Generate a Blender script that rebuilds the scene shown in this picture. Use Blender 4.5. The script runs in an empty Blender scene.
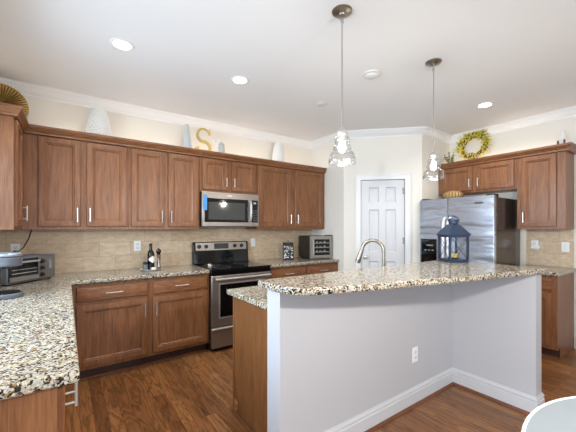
import bpy, math, random
from mathutils import Vector, Matrix
random.seed(7)
SC = bpy.context.scene
COL = SC.collection
R = math.radians
PI = math.pi

# ------------------------------------------------------------------ camera, world, lights, exposure
H = 1.37
cam = bpy.data.cameras.new('camera')
cam.sensor_width = 36.0
cam.lens = 312.2 / 576 * 36
cam.shift_y = 12 / 576
cam.clip_start = 0.05
camo = bpy.data.objects.new('camera', cam)
COL.objects.link(camo)
camo.location = (0, 0, H)
camo.rotation_euler = (R(90), 0, -R(35.42))
SC.camera = camo

w = bpy.data.worlds.new('world')
SC.world = w
w.use_nodes = True
w.node_tree.nodes['Background'].inputs[0].default_value = (0.80, 0.90, 1.0, 1)
w.node_tree.nodes['Background'].inputs[1].default_value = 1.0

SC.view_settings.view_transform = 'Standard'
SC.view_settings.look = 'None'
SC.view_settings.gamma = 1
SC.view_settings.use_curve_mapping = False
SC.view_settings.exposure = -0.16


def area(name, loc, rot, sx, sy, power, color):
    l = bpy.data.lights.new(name, 'AREA')
    l.shape = 'RECTANGLE'
    l.size, l.size_y = sx, sy
    l.energy = power
    l.color = color
    o = bpy.data.objects.new(name, l)
    COL.objects.link(o)
    o.location = loc
    o.rotation_euler = rot
    return o


# daylight coming in through the windows behind the camera (each sits just outside its opening)
XLW = -1.0
DAY = (0.74, 0.87, 1.0)
area('daylight_left', (-3.15, -1.0, 1.45), (0, R(-90), 0), 1.7, 3.0, 170, DAY)
area('daylight_rear_a', (0.2, -4.15, 1.25), (R(90), 0, 0), 2.2, 2.1, 55, DAY)
area('daylight_rear_b', (3.2, -4.15, 1.45), (R(90), 0, 0), 1.8, 1.5, 20, DAY)

area('daylight_counter', (XLW, 2.1, 1.68), (0, R(-68), 0), 1.1, 1.36, 110, (0.68, 0.84, 1.0))  # bluish daylight for the guessed window over the left counter

CAN_W = 40
WARM = (1.0, 0.95, 0.88)

# ------------------------------------------------------------------ materials
MATS = {}


def srgb(r, g, b):
    def f(c):
        c /= 255
        return c / 12.92 if c <= 0.04045 else ((c + 0.055) / 1.055) ** 2.4
    return (f(r), f(g), f(b), 1)


class NT:
    def __init__(self, name):
        self.m = bpy.data.materials.new(name)
        self.m.use_nodes = True
        self.t = self.m.node_tree
        self.b = self.t.nodes['Principled BSDF']

    def n(self, kind, **kw):
        nd = self.t.nodes.new(kind)
        for k, v in kw.items():
            setattr(nd, k, v)
        return nd

    def l(self, a, b):
        self.t.links.new(a, b)

    def coords(self, kind='world', scale=(1, 1, 1), rnd=True):
        mp = self.n('ShaderNodeMapping')
        mp.inputs['Scale'].default_value = scale
        if kind == 'world':
            g = self.n('ShaderNodeNewGeometry')
            self.l(g.outputs['Position'], mp.inputs['Vector'])
        else:
            tc = self.n('ShaderNodeTexCoord')
            if rnd:
                oi = self.n('ShaderNodeObjectInfo')
                mul = self.n('ShaderNodeVectorMath', operation='SCALE')
                mul.inputs[0].default_value = (7.3, 3.1, 5.7)
                self.l(oi.outputs['Random'], mul.inputs['Scale'])
                add = self.n('ShaderNodeVectorMath', operation='ADD')
                self.l(tc.outputs['Object'], add.inputs[0])
                self.l(mul.outputs[0], add.inputs[1])
                self.l(add.outputs[0], mp.inputs['Vector'])
            else:
                self.l(tc.outputs['Object'], mp.inputs['Vector'])
        return mp.outputs[0]

    def noise(self, vec, scale, detail=3, rough=0.55, dist=0.0):
        nd = self.n('ShaderNodeTexNoise')
        nd.inputs['Scale'].default_value = scale
        nd.inputs['Detail'].default_value = detail
        nd.inputs['Roughness'].default_value = rough
        nd.inputs['Distortion'].default_value = dist
        self.l(vec, nd.inputs['Vector'])
        return nd

    def ramp(self, fac, stops, interp='LINEAR'):
        nd = self.n('ShaderNodeValToRGB')
        nd.color_ramp.interpolation = interp
        e = nd.color_ramp.elements
        while len(e) < len(stops):
            e.new(0.5)
        for k, (p, c) in enumerate(stops):
            e[k].position = p
            e[k].color = c
        self.l(fac, nd.inputs[0])
        return nd.outputs[0]

    def mix(self, a, b, fac, mode='MIX'):
        nd = self.n('ShaderNodeMix', data_type='RGBA', blend_type=mode)
        for src, i in ((a, 6), (b, 7)):
            if isinstance(src, tuple):
                nd.inputs[i].default_value = src
            else:
                self.l(src, nd.inputs[i])
        if isinstance(fac, (int, float)):
            nd.inputs[0].default_value = fac
        else:
            self.l(fac, nd.inputs[0])
        return nd.outputs[2]

    def bump(self, h, strength, dist=0.01):
        bp = self.n('ShaderNodeBump')
        bp.inputs['Strength'].default_value = strength
        bp.inputs['Distance'].default_value = dist
        self.l(h, bp.inputs['Height'])
        self.l(bp.outputs[0], self.b.inputs['Normal'])


def plain(name, col, rough=0.5, metal=0.0, emit=None, var=0.0, bump=0.0, bscale=200):
    t = NT(name)
    t.b.inputs['Base Color'].default_value = col
    t.b.inputs['Roughness'].default_value = rough
    t.b.inputs['Metallic'].default_value = metal
    if var or bump:
        v = t.coords('obj')
        if var:
            nz = t.noise(v, 6, 4)
            lo = tuple(c * (1 - var) for c in col[:3]) + (1,)
            hi = tuple(min(1, c * (1 + var)) for c in col[:3]) + (1,)
            t.l(t.ramp(nz.outputs[0], [(0.3, lo), (0.7, hi)]), t.b.inputs['Base Color'])
        if bump:
            nb = t.noise(v, bscale, 2)
            t.bump(nb.outputs[0], bump, 0.002)
    if emit:
        t.b.inputs['Emission Color'].default_value = emit[0]
        t.b.inputs['Emission Strength'].default_value = emit[1]
    MATS[name] = t.m
    return t.m


def wood(name, dark, mid, light, axis='z', rough=0.38):
    t = NT(name)
    sc = {'z': (1, 1, 0.10), 'x': (0.10, 1, 1)}[axis]
    v = t.coords('obj', sc)
    big = t.noise(v, 5.0, 2, 0.5, 0.6)
    wv = t.n('ShaderNodeMath', operation='MULTIPLY')
    wv.inputs[1].default_value = 48.0
    t.l(big.outputs[0], wv.inputs[0])
    sn = t.n('ShaderNodeMath', operation='SINE')
    t.l(wv.outputs[0], sn.inputs[0])
    fine = t.noise(t.coords('obj', (sc[0], 1, sc[2] * 0.5)), 130.0, 3, 0.6)
    m1 = t.n('ShaderNodeMath', operation='MULTIPLY_ADD')
    m1.inputs[1].default_value = 0.07
    t.l(sn.outputs[0], m1.inputs[0])
    t.l(fine.outputs[0], m1.inputs[2])
    c = t.ramp(m1.outputs[0], [(0.25, dark), (0.5, mid), (0.78, light)])
    blot = t.noise(t.coords('obj', (1, 1, 1)), 3.5, 3)
    c2 = t.mix(c, tuple(x * 0.72 for x in mid[:3]) + (1,), t.ramp(blot.outputs[0], [(0.4, (0, 0, 0, 1)), (0.8, (0.35, 0.35, 0.35, 1))]))
    t.l(c2, t.b.inputs['Base Color'])
    t.b.inputs['Roughness'].default_value = rough
    t.bump(m1.outputs[0], 0.06, 0.002)
    MATS[name] = t.m
    return t.m


W_D, W_M, W_L = srgb(99, 60, 34), srgb(130, 83, 50), srgb(150, 103, 66)
wood('cabinet_wood', W_D, W_M, W_L, 'z')
wood('cabinet_wood_across', W_D, W_M, W_L, 'x')
wood('island_wood', srgb(98, 60, 30), srgb(122, 78, 42), srgb(142, 96, 56), 'z', 0.45)
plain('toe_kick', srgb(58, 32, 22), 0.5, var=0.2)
plain('shoe_wood', srgb(110, 66, 42), 0.45, var=0.2)


def floor_mat():
    t = NT('oak_floor')
    g = t.n('ShaderNodeNewGeometry')
    sep = t.n('ShaderNodeSeparateXYZ')
    t.l(g.outputs['Position'], sep.inputs[0])
    cmb = t.n('ShaderNodeCombineXYZ')
    t.l(sep.outputs['Y'], cmb.inputs['X'])
    t.l(sep.outputs['X'], cmb.inputs['Y'])
    br = t.n('ShaderNodeTexBrick')
    br.offset = 0.37
    br.inputs['Scale'].default_value = 1.0
    br.inputs['Brick Width'].default_value = 1.35
    br.inputs['Row Height'].default_value = 0.083
    br.inputs['Mortar Size'].default_value = 0.0011
    br.inputs['Mortar Smooth'].default_value = 0.3
    br.inputs['Bias'].default_value = 0.0
    br.inputs['Color1'].default_value = srgb(166, 114, 68)
    br.inputs['Color2'].default_value = srgb(122, 78, 45)
    br.inputs['Mortar'].default_value = srgb(48, 28, 16)
    t.l(cmb.outputs[0], br.inputs['Vector'])
    # grain, shifted per plank
    v = t.n('ShaderNodeVectorMath', operation='MULTIPLY_ADD')
    t.l(g.outputs['Position'], v.inputs[0])
    v.inputs[1].default_value = (1, 0.11, 1)
    sc = t.n('ShaderNodeVectorMath', operation='SCALE')
    t.l(br.outputs['Color'], sc.inputs[0])
    sc.inputs['Scale'].default_value = 9.0
    t.l(sc.outputs[0], v.inputs[2])
    big = t.noise(v.outputs[0], 9.0, 2, 0.5, 0.5)
    mu = t.n('ShaderNodeMath', operation='MULTIPLY')
    mu.inputs[1].default_value = 62
    t.l(big.outputs[0], mu.inputs[0])
    sn = t.n('ShaderNodeMath', operation='SINE')
    t.l(mu.outputs[0], sn.inputs[0])
    fine = t.noise(v.outputs[0], 160, 3, 0.65)
    ma = t.n('ShaderNodeMath', operation='MULTIPLY_ADD')
    ma.inputs[1].default_value = 0.17
    t.l(sn.outputs[0], ma.inputs[0])
    t.l(fine.outputs[0], ma.inputs[2])
    gr = t.ramp(ma.outputs[0], [(0.22, (0.48, 0.43, 0.39, 1)), (0.58, (1, 1, 1, 1)), (0.85, (1.2, 1.18, 1.14, 1))])
    c = t.mix(br.outputs['Color'], gr, 1.0, 'MULTIPLY')
    t.l(c, t.b.inputs['Base Color'])
    t.b.inputs['Roughness'].default_value = 0.30
    t.bump(br.outputs['Fac'], -0.15, 0.002)
    MATS['oak_floor'] = t.m


floor_mat()


def granite():
    t = NT('granite')
    v = t.coords('world')
    warp = t.noise(v, 40, 2)
    wv = t.n('ShaderNodeVectorMath', operation='MULTIPLY_ADD')
    t.l(warp.outputs['Color'], wv.inputs[0])
    wv.inputs[1].default_value = (0.022, 0.022, 0.022)
    t.l(v, wv.inputs[2])
    vo = t.n('ShaderNodeTexVoronoi')
    vo.inputs['Scale'].default_value = 138
    t.l(wv.outputs[0], vo.inputs['Vector'])
    sep = t.n('ShaderNodeSeparateColor')
    t.l(vo.outputs['Color'], sep.inputs[0])
    clump = t.noise(v, 24, 3, 0.6)
    add = t.n('ShaderNodeMath', operation='MULTIPLY_ADD')
    t.l(clump.outputs[0], add.inputs[0])
    add.inputs[1].default_value = 0.55
    t.l(sep.outputs[0], add.inputs[2])
    sub = t.n('ShaderNodeMath', operation='SUBTRACT')
    t.l(add.outputs[0], sub.inputs[0])
    sub.inputs[1].default_value = 0.275
    c = t.ramp(sub.outputs[0], [(0.0, srgb(26, 24, 24)), (0.19, srgb(84, 70, 54)), (0.27, srgb(166, 132, 84)),
                                (0.36, srgb(134, 133, 132)), (0.44, srgb(188, 176, 150)), (0.62, srgb(208, 200, 182)),
                                (0.82, srgb(176, 172, 164))], 'CONSTANT')
    fine = t.noise(v, 210, 2, 0.7)
    c2 = t.mix(c, t.ramp(fine.outputs[0], [(0.36, (0.35, 0.33, 0.31, 1)), (0.48, (1, 1, 1, 1))]), 0.8, 'MULTIPLY')
    t.l(c2, t.b.inputs['Base Color'])
    t.b.inputs['Roughness'].default_value = 0.16
    MATS['granite'] = t.m


granite()


def tile():
    t = NT('stone_tile')
    g = t.n('ShaderNodeNewGeometry')
    sep = t.n('ShaderNodeSeparateXYZ')
    t.l(g.outputs['Position'], sep.inputs[0])
    ad = t.n('ShaderNodeMath', operation='ADD')
    t.l(sep.outputs['X'], ad.inputs[0])
    t.l(sep.outputs['Y'], ad.inputs[1])
    sz = t.n('ShaderNodeMath', operation='SUBTRACT')
    t.l(sep.outputs['Z'], sz.inputs[0])
    sz.inputs[1].default_value = 0.914
    cmb = t.n('ShaderNodeCombineXYZ')
    t.l(ad.outputs[0], cmb.inputs['X'])
    t.l(sz.outputs[0], cmb.inputs['Y'])
    br = t.n('ShaderNodeTexBrick')
    br.offset = 0.5
    br.inputs['Scale'].default_value = 1
    br.inputs['Brick Width'].default_value = 0.30
    br.inputs['Row Height'].default_value = 0.15
    br.inputs['Mortar Size'].default_value = 0.0016
    br.inputs['Color1'].default_value = srgb(214, 192, 163)
    br.inputs['Color2'].default_value = srgb(200, 175, 145)
    br.inputs['Mortar'].default_value = srgb(170, 146, 120)
    t.l(cmb.outputs[0], br.inputs['Vector'])
    st = t.n('ShaderNodeVectorMath', operation='MULTIPLY')
    t.l(g.outputs['Position'], st.inputs[0])
    st.inputs[1].default_value = (1, 1, 2.2)
    nz = t.noise(st.outputs[0], 14, 5, 0.65, 0.4)
    c = t.mix(br.outputs['Color'], t.ramp(nz.outputs[0], [(0.3, (0.80, 0.76, 0.72, 1)), (0.7, (1.12, 1.12, 1.12, 1))]), 1.0, 'MULTIPLY')
    t.l(c, t.b.inputs['Base Color'])
    t.b.inputs['Roughness'].default_value = 0.5
    MATS['stone_tile'] = t.m


tile()

plain('wall_paint', srgb(226, 221, 211), 0.85, bump=0.03)
plain('white_trim', srgb(230, 230, 229), 0.4, bump=0.01)
plain('ceiling_paint', srgb(228, 228, 228), 0.9, bump=0.03)
plain('island_paint', srgb(190, 189, 192), 0.6, bump=0.02)
plain('baseboard_paint', srgb(204, 204, 206), 0.45, bump=0.01)
plain('door_paint', srgb(212, 212, 214), 0.4, bump=0.01)
plain('nickel', srgb(206, 203, 198), 0.34, 0.78, bump=0.02)
plain('brushed_nickel', srgb(150, 142, 130), 0.34, 0.95, bump=0.02)
plain('rod_nickel', srgb(178, 174, 168), 0.34, 0.85, bump=0.02)
plain('handle_steel', srgb(225, 225, 226), 0.4, 0.7, bump=0.01)
plain('chrome', srgb(205, 203, 200), 0.12, 1.0, bump=0.01)
plain('black_plastic', srgb(22, 22, 23), 0.35, bump=0.02)
plain('black_gloss', srgb(10, 10, 11), 0.06, bump=0.005)
plain('dark_glass', srgb(66, 66, 64), 0.08, bump=0.002)  # base lightened to stand in for the microwave window's grey reflection
plain('display_lit', srgb(20, 30, 30), 0.2, bump=0.002)
plain('grey_plastic', srgb(92, 96, 104), 0.35, bump=0.02)
plain('panel_grey', srgb(112, 107, 102), 0.35, 0.3, bump=0.02)
plain('silver_plastic', srgb(170, 178, 188), 0.25, 0.6, bump=0.02)
plain('fridge_side', srgb(84, 76, 70), 0.18, 0.6, bump=0.02)
plain('detector_plastic', srgb(214, 213, 211), 0.5, bump=0.01)
plain('white_plastic', srgb(238, 238, 236), 0.35, bump=0.01)
plain('white_ceramic', srgb(235, 234, 230), 0.3, bump=0.02)
plain('grey_ceramic', srgb(196, 198, 198), 0.4, bump=0.04)
plain('gold', srgb(206, 176, 108), 0.4, 0.6, var=0.2)
plain('dark_gold', srgb(88, 66, 30), 0.4, 0.8, var=0.3)
plain('blue_metal', srgb(42, 56, 80), 0.42, 0.25, var=0.15)
plain('dark_wire', srgb(30, 32, 40), 0.4, 0.5, bump=0.02)
plain('candle_wax', srgb(206, 176, 92), 0.5, var=0.15)
plain('wick', srgb(40, 30, 25), 0.8, bump=0.02)
plain('twig', srgb(92, 66, 40), 0.8, var=0.3)
plain('berry_yellow', srgb(228, 206, 58), 0.5, var=0.25)
plain('leaf_green', srgb(120, 128, 58), 0.6, var=0.3)
plain('wicker', srgb(168, 138, 88), 0.7, var=0.25, bump=0.4, bscale=160)
plain('wicker_dark', srgb(104, 72, 44), 0.7, var=0.25, bump=0.3, bscale=160)
plain('bottle_glass', srgb(18, 22, 16), 0.08, bump=0.005)
plain('paper', srgb(230, 228, 222), 0.7, bump=0.02)
plain('blue_film', srgb(60, 140, 205), 0.35, bump=0.02)
plain('slot_dark', srgb(60, 60, 60), 0.5, bump=0.01)
plain('cooler_steel', srgb(168, 164, 156), 0.3, 1.0, bump=0.03)
plain('bulb_glow', srgb(255, 244, 225), 0.4, emit=((1.0, 0.92, 0.80, 1), 9.0), bump=0.001)
plain('can_glow', srgb(255, 250, 240), 0.4, emit=((1.0, 0.93, 0.82, 1), 14.0), bump=0.001)
plain('strip_glow', srgb(255, 250, 240), 0.4, emit=((1.0, 0.93, 0.80, 1), 26.0), bump=0.001)
plain('table_top', srgb(126, 134, 139), 0.25, bump=0.005)


def steel(name, col, rough, stretch, wav, wscale, metal=1.0):
    t = NT(name)
    t.b.inputs['Base Color'].default_value = col
    t.b.inputs['Metallic'].default_value = metal
    t.b.inputs['Roughness'].default_value = rough
    a = t.noise(t.coords('obj', stretch), wscale, 2, 0.5, 0.3)
    t.bump(a.outputs[0], wav, 0.05)
    MATS[name] = t.m


steel('fridge_steel', srgb(190, 196, 206), 0.26, (0.3, 0.3, 1.8), 0.45, 4.0, 0.85)
steel('range_steel', srgb(166, 157, 150), 0.32, (0.4, 0.4, 30), 0.03, 8, 0.88)


def glass(name, tint, f0):
    m = bpy.data.materials.new(name)
    m.use_nodes = True
    t = m.node_tree
    t.nodes.clear()
    out = t.nodes.new('ShaderNodeOutputMaterial')
    tr = t.nodes.new('ShaderNodeBsdfTransparent')
    tr.inputs[0].default_value = tint
    gl = t.nodes.new('ShaderNodeBsdfGlossy')
    gl.inputs['Roughness'].default_value = 0.03
    lw = t.nodes.new('ShaderNodeLayerWeight')
    lw.inputs['Blend'].default_value = f0
    mx = t.nodes.new('ShaderNodeMixShader')
    nz = t.nodes.new('ShaderNodeTexNoise')
    nz.inputs['Scale'].default_value = 30
    bp = t.nodes.new('ShaderNodeBump')
    bp.inputs['Strength'].default_value = 0.05
    t.links.new(nz.outputs[0], bp.inputs['Height'])
    t.links.new(bp.outputs[0], gl.inputs['Normal'])
    t.links.new(lw.outputs['Facing'], mx.inputs[0])
    t.links.new(tr.outputs[0], mx.inputs[1])
    t.links.new(gl.outputs[0], mx.inputs[2])
    t.links.new(mx.outputs[0], out.inputs[0])
    MATS[name] = m


glass('clear_glass', (0.96, 0.97, 0.97, 1), 0.36)
glass('window_glass', (0.98, 0.99, 1, 1), 0.08)


# ------------------------------------------------------------------ mesh helpers
class MB:
    """collects shapes for ONE mesh object"""
    def __init__(self):
        self.v, self.f, self.mi = [], [], []
        self.cur = 0

    def add(self, vs, fs):
        n = len(self.v)
        self.v += [tuple(p) for p in vs]
        for f in fs:
            self.f.append([i + n for i in f])
            self.mi.append(self.cur)
        return self

    def box(self, x0, x1, y0, y1, z0, z1):
        vs = [(x, y, z) for z in (z0, z1) for y in (y0, y1) for x in (x0, x1)]
        return self.add(vs, [(0, 2, 3, 1), (4, 5, 7, 6), (0, 1, 5, 4), (1, 3, 7, 5), (3, 2, 6, 7), (2, 0, 4, 6)])

    def prism(self, poly, z0, z1):
        a = sum(poly[i][0] * poly[(i + 1) % len(poly)][1] - poly[(i + 1) % len(poly)][0] * poly[i][1] for i in range(len(poly)))
        if a < 0:
            poly = poly[::-1]
        n = len(poly)
        vs = [(x, y, z0) for x, y in poly] + [(x, y, z1) for x, y in poly]
        fs = [tuple(range(n - 1, -1, -1)), tuple(range(n, 2 * n))]
        fs += [(i, (i + 1) % n, n + (i + 1) % n, n + i) for i in range(n)]
        return self.add(vs, fs)

    def prism_y(self, poly, y0, y1):
        """polygon in x,z extruded along y"""
        a = sum(poly[i][0] * poly[(i + 1) % len(poly)][1] - poly[(i + 1) % len(poly)][0] * poly[i][1] for i in range(len(poly)))
        if a < 0:
            poly = poly[::-1]
        n = len(poly)
        vs = [(x, y0, z) for x, z in poly] + [(x, y1, z) for x, z in poly]
        fs = [tuple(range(n)), tuple(range(2 * n - 1, n - 1, -1))]
        fs += [(i, n + i, n + (i + 1) % n, (i + 1) % n) for i in range(n)]
        return self.add(vs, fs)

    def lathe(self, prof, seg=32, c=(0, 0, 0), cap=True, axis='z'):
        vs, fs = [], []
        k = len(prof)
        for j in range(seg):
            a = 2 * PI * j / seg
            for r, z in prof:
                if axis == 'z':
                    vs.append((c[0] + r * math.cos(a), c[1] + r * math.sin(a), c[2] + z))
                else:      # axis along -y (z of the profile runs towards -y)
                    vs.append((c[0] + r * math.cos(a), c[1] - z, c[2] + r * math.sin(a)))
        for j in range(seg):
            j2 = (j + 1) % seg
            for i in range(k - 1):
                fs.append((j * k + i, j2 * k + i, j2 * k + i + 1, j * k + i + 1))
        if cap:
            if prof[0][0] > 1e-6:
                fs.append(tuple(j * k for j in range(seg - 1, -1, -1)))
            if prof[-1][0] > 1e-6:
                fs.append(tuple(j * k + k - 1 for j in range(seg)))
        return self.add(vs, fs)

    def tube(self, pts, rad, seg=10, closed=False):
        pts = [Vector(p) for p in pts]
        n = len(pts)
        rads = rad if isinstance(rad, (list, tuple)) else [rad] * n
        tang = []
        for i in range(n):
            a = pts[(i - 1) % n] if (closed or i > 0) else pts[0]
            b = pts[(i + 1) % n] if (closed or i < n - 1) else pts[-1]
            tang.append((b - a).normalized())
        up = Vector((0, 0, 1)) if abs(tang[0].z) < 0.9 else Vector((1, 0, 0))
        nv = tang[0].cross(up).normalized()
        vs, fs = [], []
        for i in range(n):
            if i:
                q = tang[i - 1].rotation_difference(tang[i])
                nv = (q @ nv).normalized()
            bv = tang[i].cross(nv)
            for j in range(seg):
                a = 2 * PI * j / seg
                vs.append(pts[i] + (nv * math.cos(a) + bv * math.sin(a)) * rads[i])
        for i in range(n if closed else n - 1):
            i2 = (i + 1) % n
            for j in range(seg):
                j2 = (j + 1) % seg
                fs.append((i * seg + j, i * seg + j2, i2 * seg + j2, i2 * seg + j))
        if not closed:
            fs.append(tuple(range(seg - 1, -1, -1)))
            fs.append(tuple((n - 1) * seg + j for j in range(seg)))
        return self.add(vs, fs)

    def sweep(self, path, prof, closed_prof=True):
        """profile (out, z) swept along a floor path; out points to the RIGHT of travel, corners mitred"""
        n = len(path)
        k = len(prof)
        vs, fs = [], []
        for i in range(n):
            p = Vector(path[i])
            ds = []
            if i > 0:
                ds.append((p - Vector(path[i - 1])).normalized())
            if i < n - 1:
                ds.append((Vector(path[i + 1]) - p).normalized())
            ns = [Vector((d.y, -d.x)) for d in ds]
            m = ns[0] if len(ns) == 1 else (ns[0] + ns[1]) / (1 + ns[0].dot(ns[1]))
            for o, z in prof:
                vs.append((p.x + m.x * o, p.y + m.y * o, z))
        for i in range(n - 1):
            for j in range(k if closed_prof else k - 1):
                j2 = (j + 1) % k
                fs.append((i * k + j, i * k + j2, (i + 1) * k + j2, (i + 1) * k + j))
        fs.append(tuple(range(k - 1, -1, -1)))
        fs.append(tuple((n - 1) * k + j for j in range(k)))
        return self.add(vs, fs)

    def rings(self, x0, x1, z0, z1, prof, yb=0.0, back=True):
        """rectangular panel facing -y built from rings (inset, y)"""
        vs, fs = [], []
        for ins, y in prof:
            vs += [(x0 + ins, yb + y, z0 + ins), (x1 - ins, yb + y, z0 + ins), (x1 - ins, yb + y, z1 - ins), (x0 + ins, yb + y, z1 - ins)]
        k = len(prof)
        for i in range(k - 1):
            for j in range(4):
                j2 = (j + 1) % 4
                fs.append((i * 4 + j, i * 4 + j2, i * 4 + 4 + j2, i * 4 + 4 + j))
        if back:
            fs.append((3, 2, 1, 0))
        fs.append(tuple((k - 1) * 4 + j for j in range(4)))
        return self.add(vs, fs)

    def sphere(self, c, r, seg=10, rg=6, sx=1, sy=1, sz=1):
        vs, fs = [], []
        for i in range(rg + 1):
            th = PI * i / rg
            for j in range(seg):
                a = 2 * PI * j / seg
                vs.append((c[0] + sx * r * math.sin(th) * math.cos(a), c[1] + sy * r * math.sin(th) * math.sin(a), c[2] + sz * r * math.cos(th)))
        for i in range(rg):
            for j in range(seg):
                j2 = (j + 1) % seg
                fs.append((i * seg + j, (i + 1) * seg + j, (i + 1) * seg + j2, i * seg + j2))
        return self.add(vs, fs)


def obj(name, mb, mats, parent=None, bevel=0.0, loc=None, rotz=0.0, segs=2):
    me = bpy.data.meshes.new(name)
    me.from_pydata(mb.v, [], mb.f)
    if isinstance(mats, str):
        mats = [mats]
    for m in mats:
        me.materials.append(MATS[m])
    for p, i in zip(me.polygons, mb.mi):
        p.material_index = i
    me.validate()
    me.polygons.foreach_set('use_smooth', [True] * len(me.polygons))
    me.set_sharp_from_angle(angle=R(32))
    me.update()
    o = bpy.data.objects.new(name, me)
    COL.objects.link(o)
    if parent:
        o.parent = parent
    if loc:
        o.location = loc
    o.rotation_euler.z = rotz
    if bevel:
        b = o.modifiers.new('bevel', 'BEVEL')
        b.width = bevel
        b.segments = segs
        b.limit_method = 'ANGLE'
        b.angle_limit = R(40)
    return o


def thing(name, label, cat, loc=(0, 0, 0), rotz=0.0, group=None):
    o = bpy.data.objects.new(name, None)
    o.empty_display_size = 0.1
    COL.objects.link(o)
    o.location = loc
    o.rotation_euler = (0, 0, rotz)
    tag(o, label, cat, group)
    return o


def tag(o, label, cat, group=None):
    o['label'] = label
    o['category'] = cat
    if group:
        o['group'] = group
    return o


def struct(name, mb, mat, label=None, bevel=0.0, parent=None):
    o = obj(name, mb, mat, parent, bevel)
    o['kind'] = 'structure'
    if label:
        o['label'] = label
    return o


def copy_thing(src, loc, rotz, label):
    r = src.copy()
    COL.objects.link(r)
    r.location = loc
    r.rotation_euler = (0, 0, rotz)
    r['label'] = label
    for ch in list(src.children):
        c = ch.copy()
        COL.objects.link(c)
        c.parent = r
        for g in ch.children:
            d = g.copy()
            COL.objects.link(d)
            d.parent = c
    return r


# ------------------------------------------------------------------ room shell
XL, YB, XR, ZC = -0.63, 3.92, 4.73, 2.74
X_RET, Y_RET = 3.247, 3.185            # pantry return wall
X_P2, Y_P2 = 3.997, 2.435              # end of the angled pantry wall
T = 0.12

struct('floor', MB().box(-3.1, XR + T, -4.1, YB + T, -0.05, 0), 'oak_floor', 'brown oak plank floor')
struct('ceiling', MB().box(-3.1, XR + T, -4.1, YB + T, ZC, ZC + 0.1), 'ceiling_paint', 'plain white ceiling')
struct('wall_back', MB().box(XL - T, X_RET + T, YB, YB + T, 0, ZC), 'wall_paint', 'cream wall behind the stove')
struct('wall_left', MB().box(XL - T, XL, 1.12, 1.40, 0, ZC).box(XL - T, XL, 2.80, YB, 0, ZC).box(XL - T, XL, 1.40, 2.80, 0, 1.06).box(XL - T, XL, 1.40, 2.80, 2.20, ZC), 'wall_paint', 'cream wall left of the counter')
struct('wall_return', MB().box(X_RET, X_RET + T, Y_RET, YB, 0, ZC), 'wall_paint', 'short cream wall beside the pantry')
# angled pantry wall with the door opening, built in its own plane then turned 45 degrees
D0, D1, DZ = 0.236, 0.836, 2.05
LP = math.hypot(X_P2 - X_RET, Y_P2 - Y_RET)
pm = MB().box(0, D0, 0, T, 0, ZC).box(D1, LP, 0, T, 0, ZC).box(D0, D1, 0, T, DZ, ZC)
o = struct('wall_pantry', pm, 'wall_paint', 'angled cream wall around the white pantry door')
o.location = (X_RET, Y_RET, 0)
o.rotation_euler.z = R(-45)
struct('wall_alcove', MB().box(X_P2, XR + T, Y_P2, Y_P2 + T, 0, ZC), 'wall_paint', 'cream wall beyond the fridge')
struct('wall_right', MB().box(XR, XR + T, -4.0, Y_P2, 0, ZC), 'wall_paint', 'cream wall behind the fridge')
# breakfast area behind the camera
struct('wall_nook', MB().box(-3.0, XL - T, 1.12, 1.12 + T, 0, ZC), 'wall_paint')
ml = MB().box(-3.12, -3.0, -4.0, -2.5, 0, ZC).box(-3.12, -3.0, 0.5, 1.24, 0, ZC).box(-3.12, -3.0, -2.5, 0.5, 0, 0.6).box(-3.12, -3.0, -2.5, 0.5, 2.3, ZC)
struct('wall_outer', ml, 'wall_paint')
mr = MB().box(-3.12, -0.9, -4.12, -4.0, 0, ZC).box(1.3, 2.3, -4.12, -4.0, 0, ZC).box(4.1, XR + T, -4.12, -4.0, 0, ZC)
mr.box(-0.9, 1.3, -4.12, -4.0, 2.3, ZC).box(2.3, 4.1, -4.12, -4.0, 0, 0.7).box(2.3, 4.1, -4.12, -4.0, 2.2, ZC)
struct('wall_rear', mr, 'wall_paint')


def window(name, x0, x1, z0, z1, loc, rotz, nx):
    fr = MB()
    t = 0.06
    fr.box(x0, x1, 0, 0.08, z0, z0 + t).box(x0, x1, 0, 0.08, z1 - t, z1)
    for k in range(nx + 1):
        x = x0 + (x1 - x0 - t) * k / nx
        fr.box(x, x + t, 0, 0.08, z0 + t, z1 - t)
    o = struct(name, fr, 'white_trim')
    o.location = loc
    o.rotation_euler.z = rotz
    g = obj('pane', MB().box(x0 + t, x1 - t, 0.038, 0.042, z0 + t, z1 - t), 'window_glass', o)
    return o


window('window_1', -2.5, 0.5, 0.6, 2.3, (-3.0, 0, 0), R(90), 3)
window('window_2', -0.9, 1.3, 0.0, 2.3, (0, -4.1, 0), 0, 2)
window('window_3', 2.3, 4.1, 0.7, 2.2, (0, -4.1, 0), 0, 2)

window('window_4', 1.40, 2.80, 1.06, 2.20, (XL, 0, 0), R(90), 2)  # guessed unseen window, added for bluish daylight on the left counter
# crown moulding round the ceiling
CR = [(0, 2.645), (0.010, 2.645), (0.013, 2.660), (0.022, 2.664), (0.050, 2.690), (0.072, 2.716), (0.082, 2.719), (0.088, 2.728), (0.095, 2.7395), (0, 2.7395)]
per = [(XL, 1.12), (XL, YB), (X_RET, YB), (X_RET, Y_RET), (X_P2, Y_P2), (XR, Y_P2), (XR, -4.0)]
struct('trim_1', MB().sweep(per, CR), 'white_trim', 'white crown moulding along the ceiling')

# stone backsplash
struct('trim_2', MB().box(XL + 0.014, X_RET, YB - 0.014, YB, 0.914, 1.40), 'stone_tile', 'tan stone tile backsplash behind the stove')
struct('trim_3', MB().box(XL, XL + 0.014, 1.2, YB, 0.914, 1.055).box(XL, XL + 0.014, 2.81, YB, 1.055, 1.40), 'stone_tile', 'tan stone tile backsplash on the left wall')
struct('trim_4', MB().box(XR - 0.014, XR, 1.012, 1.462, 0.914, 1.40), 'stone_tile', 'tan stone tile backsplash right of the fridge')

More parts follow.
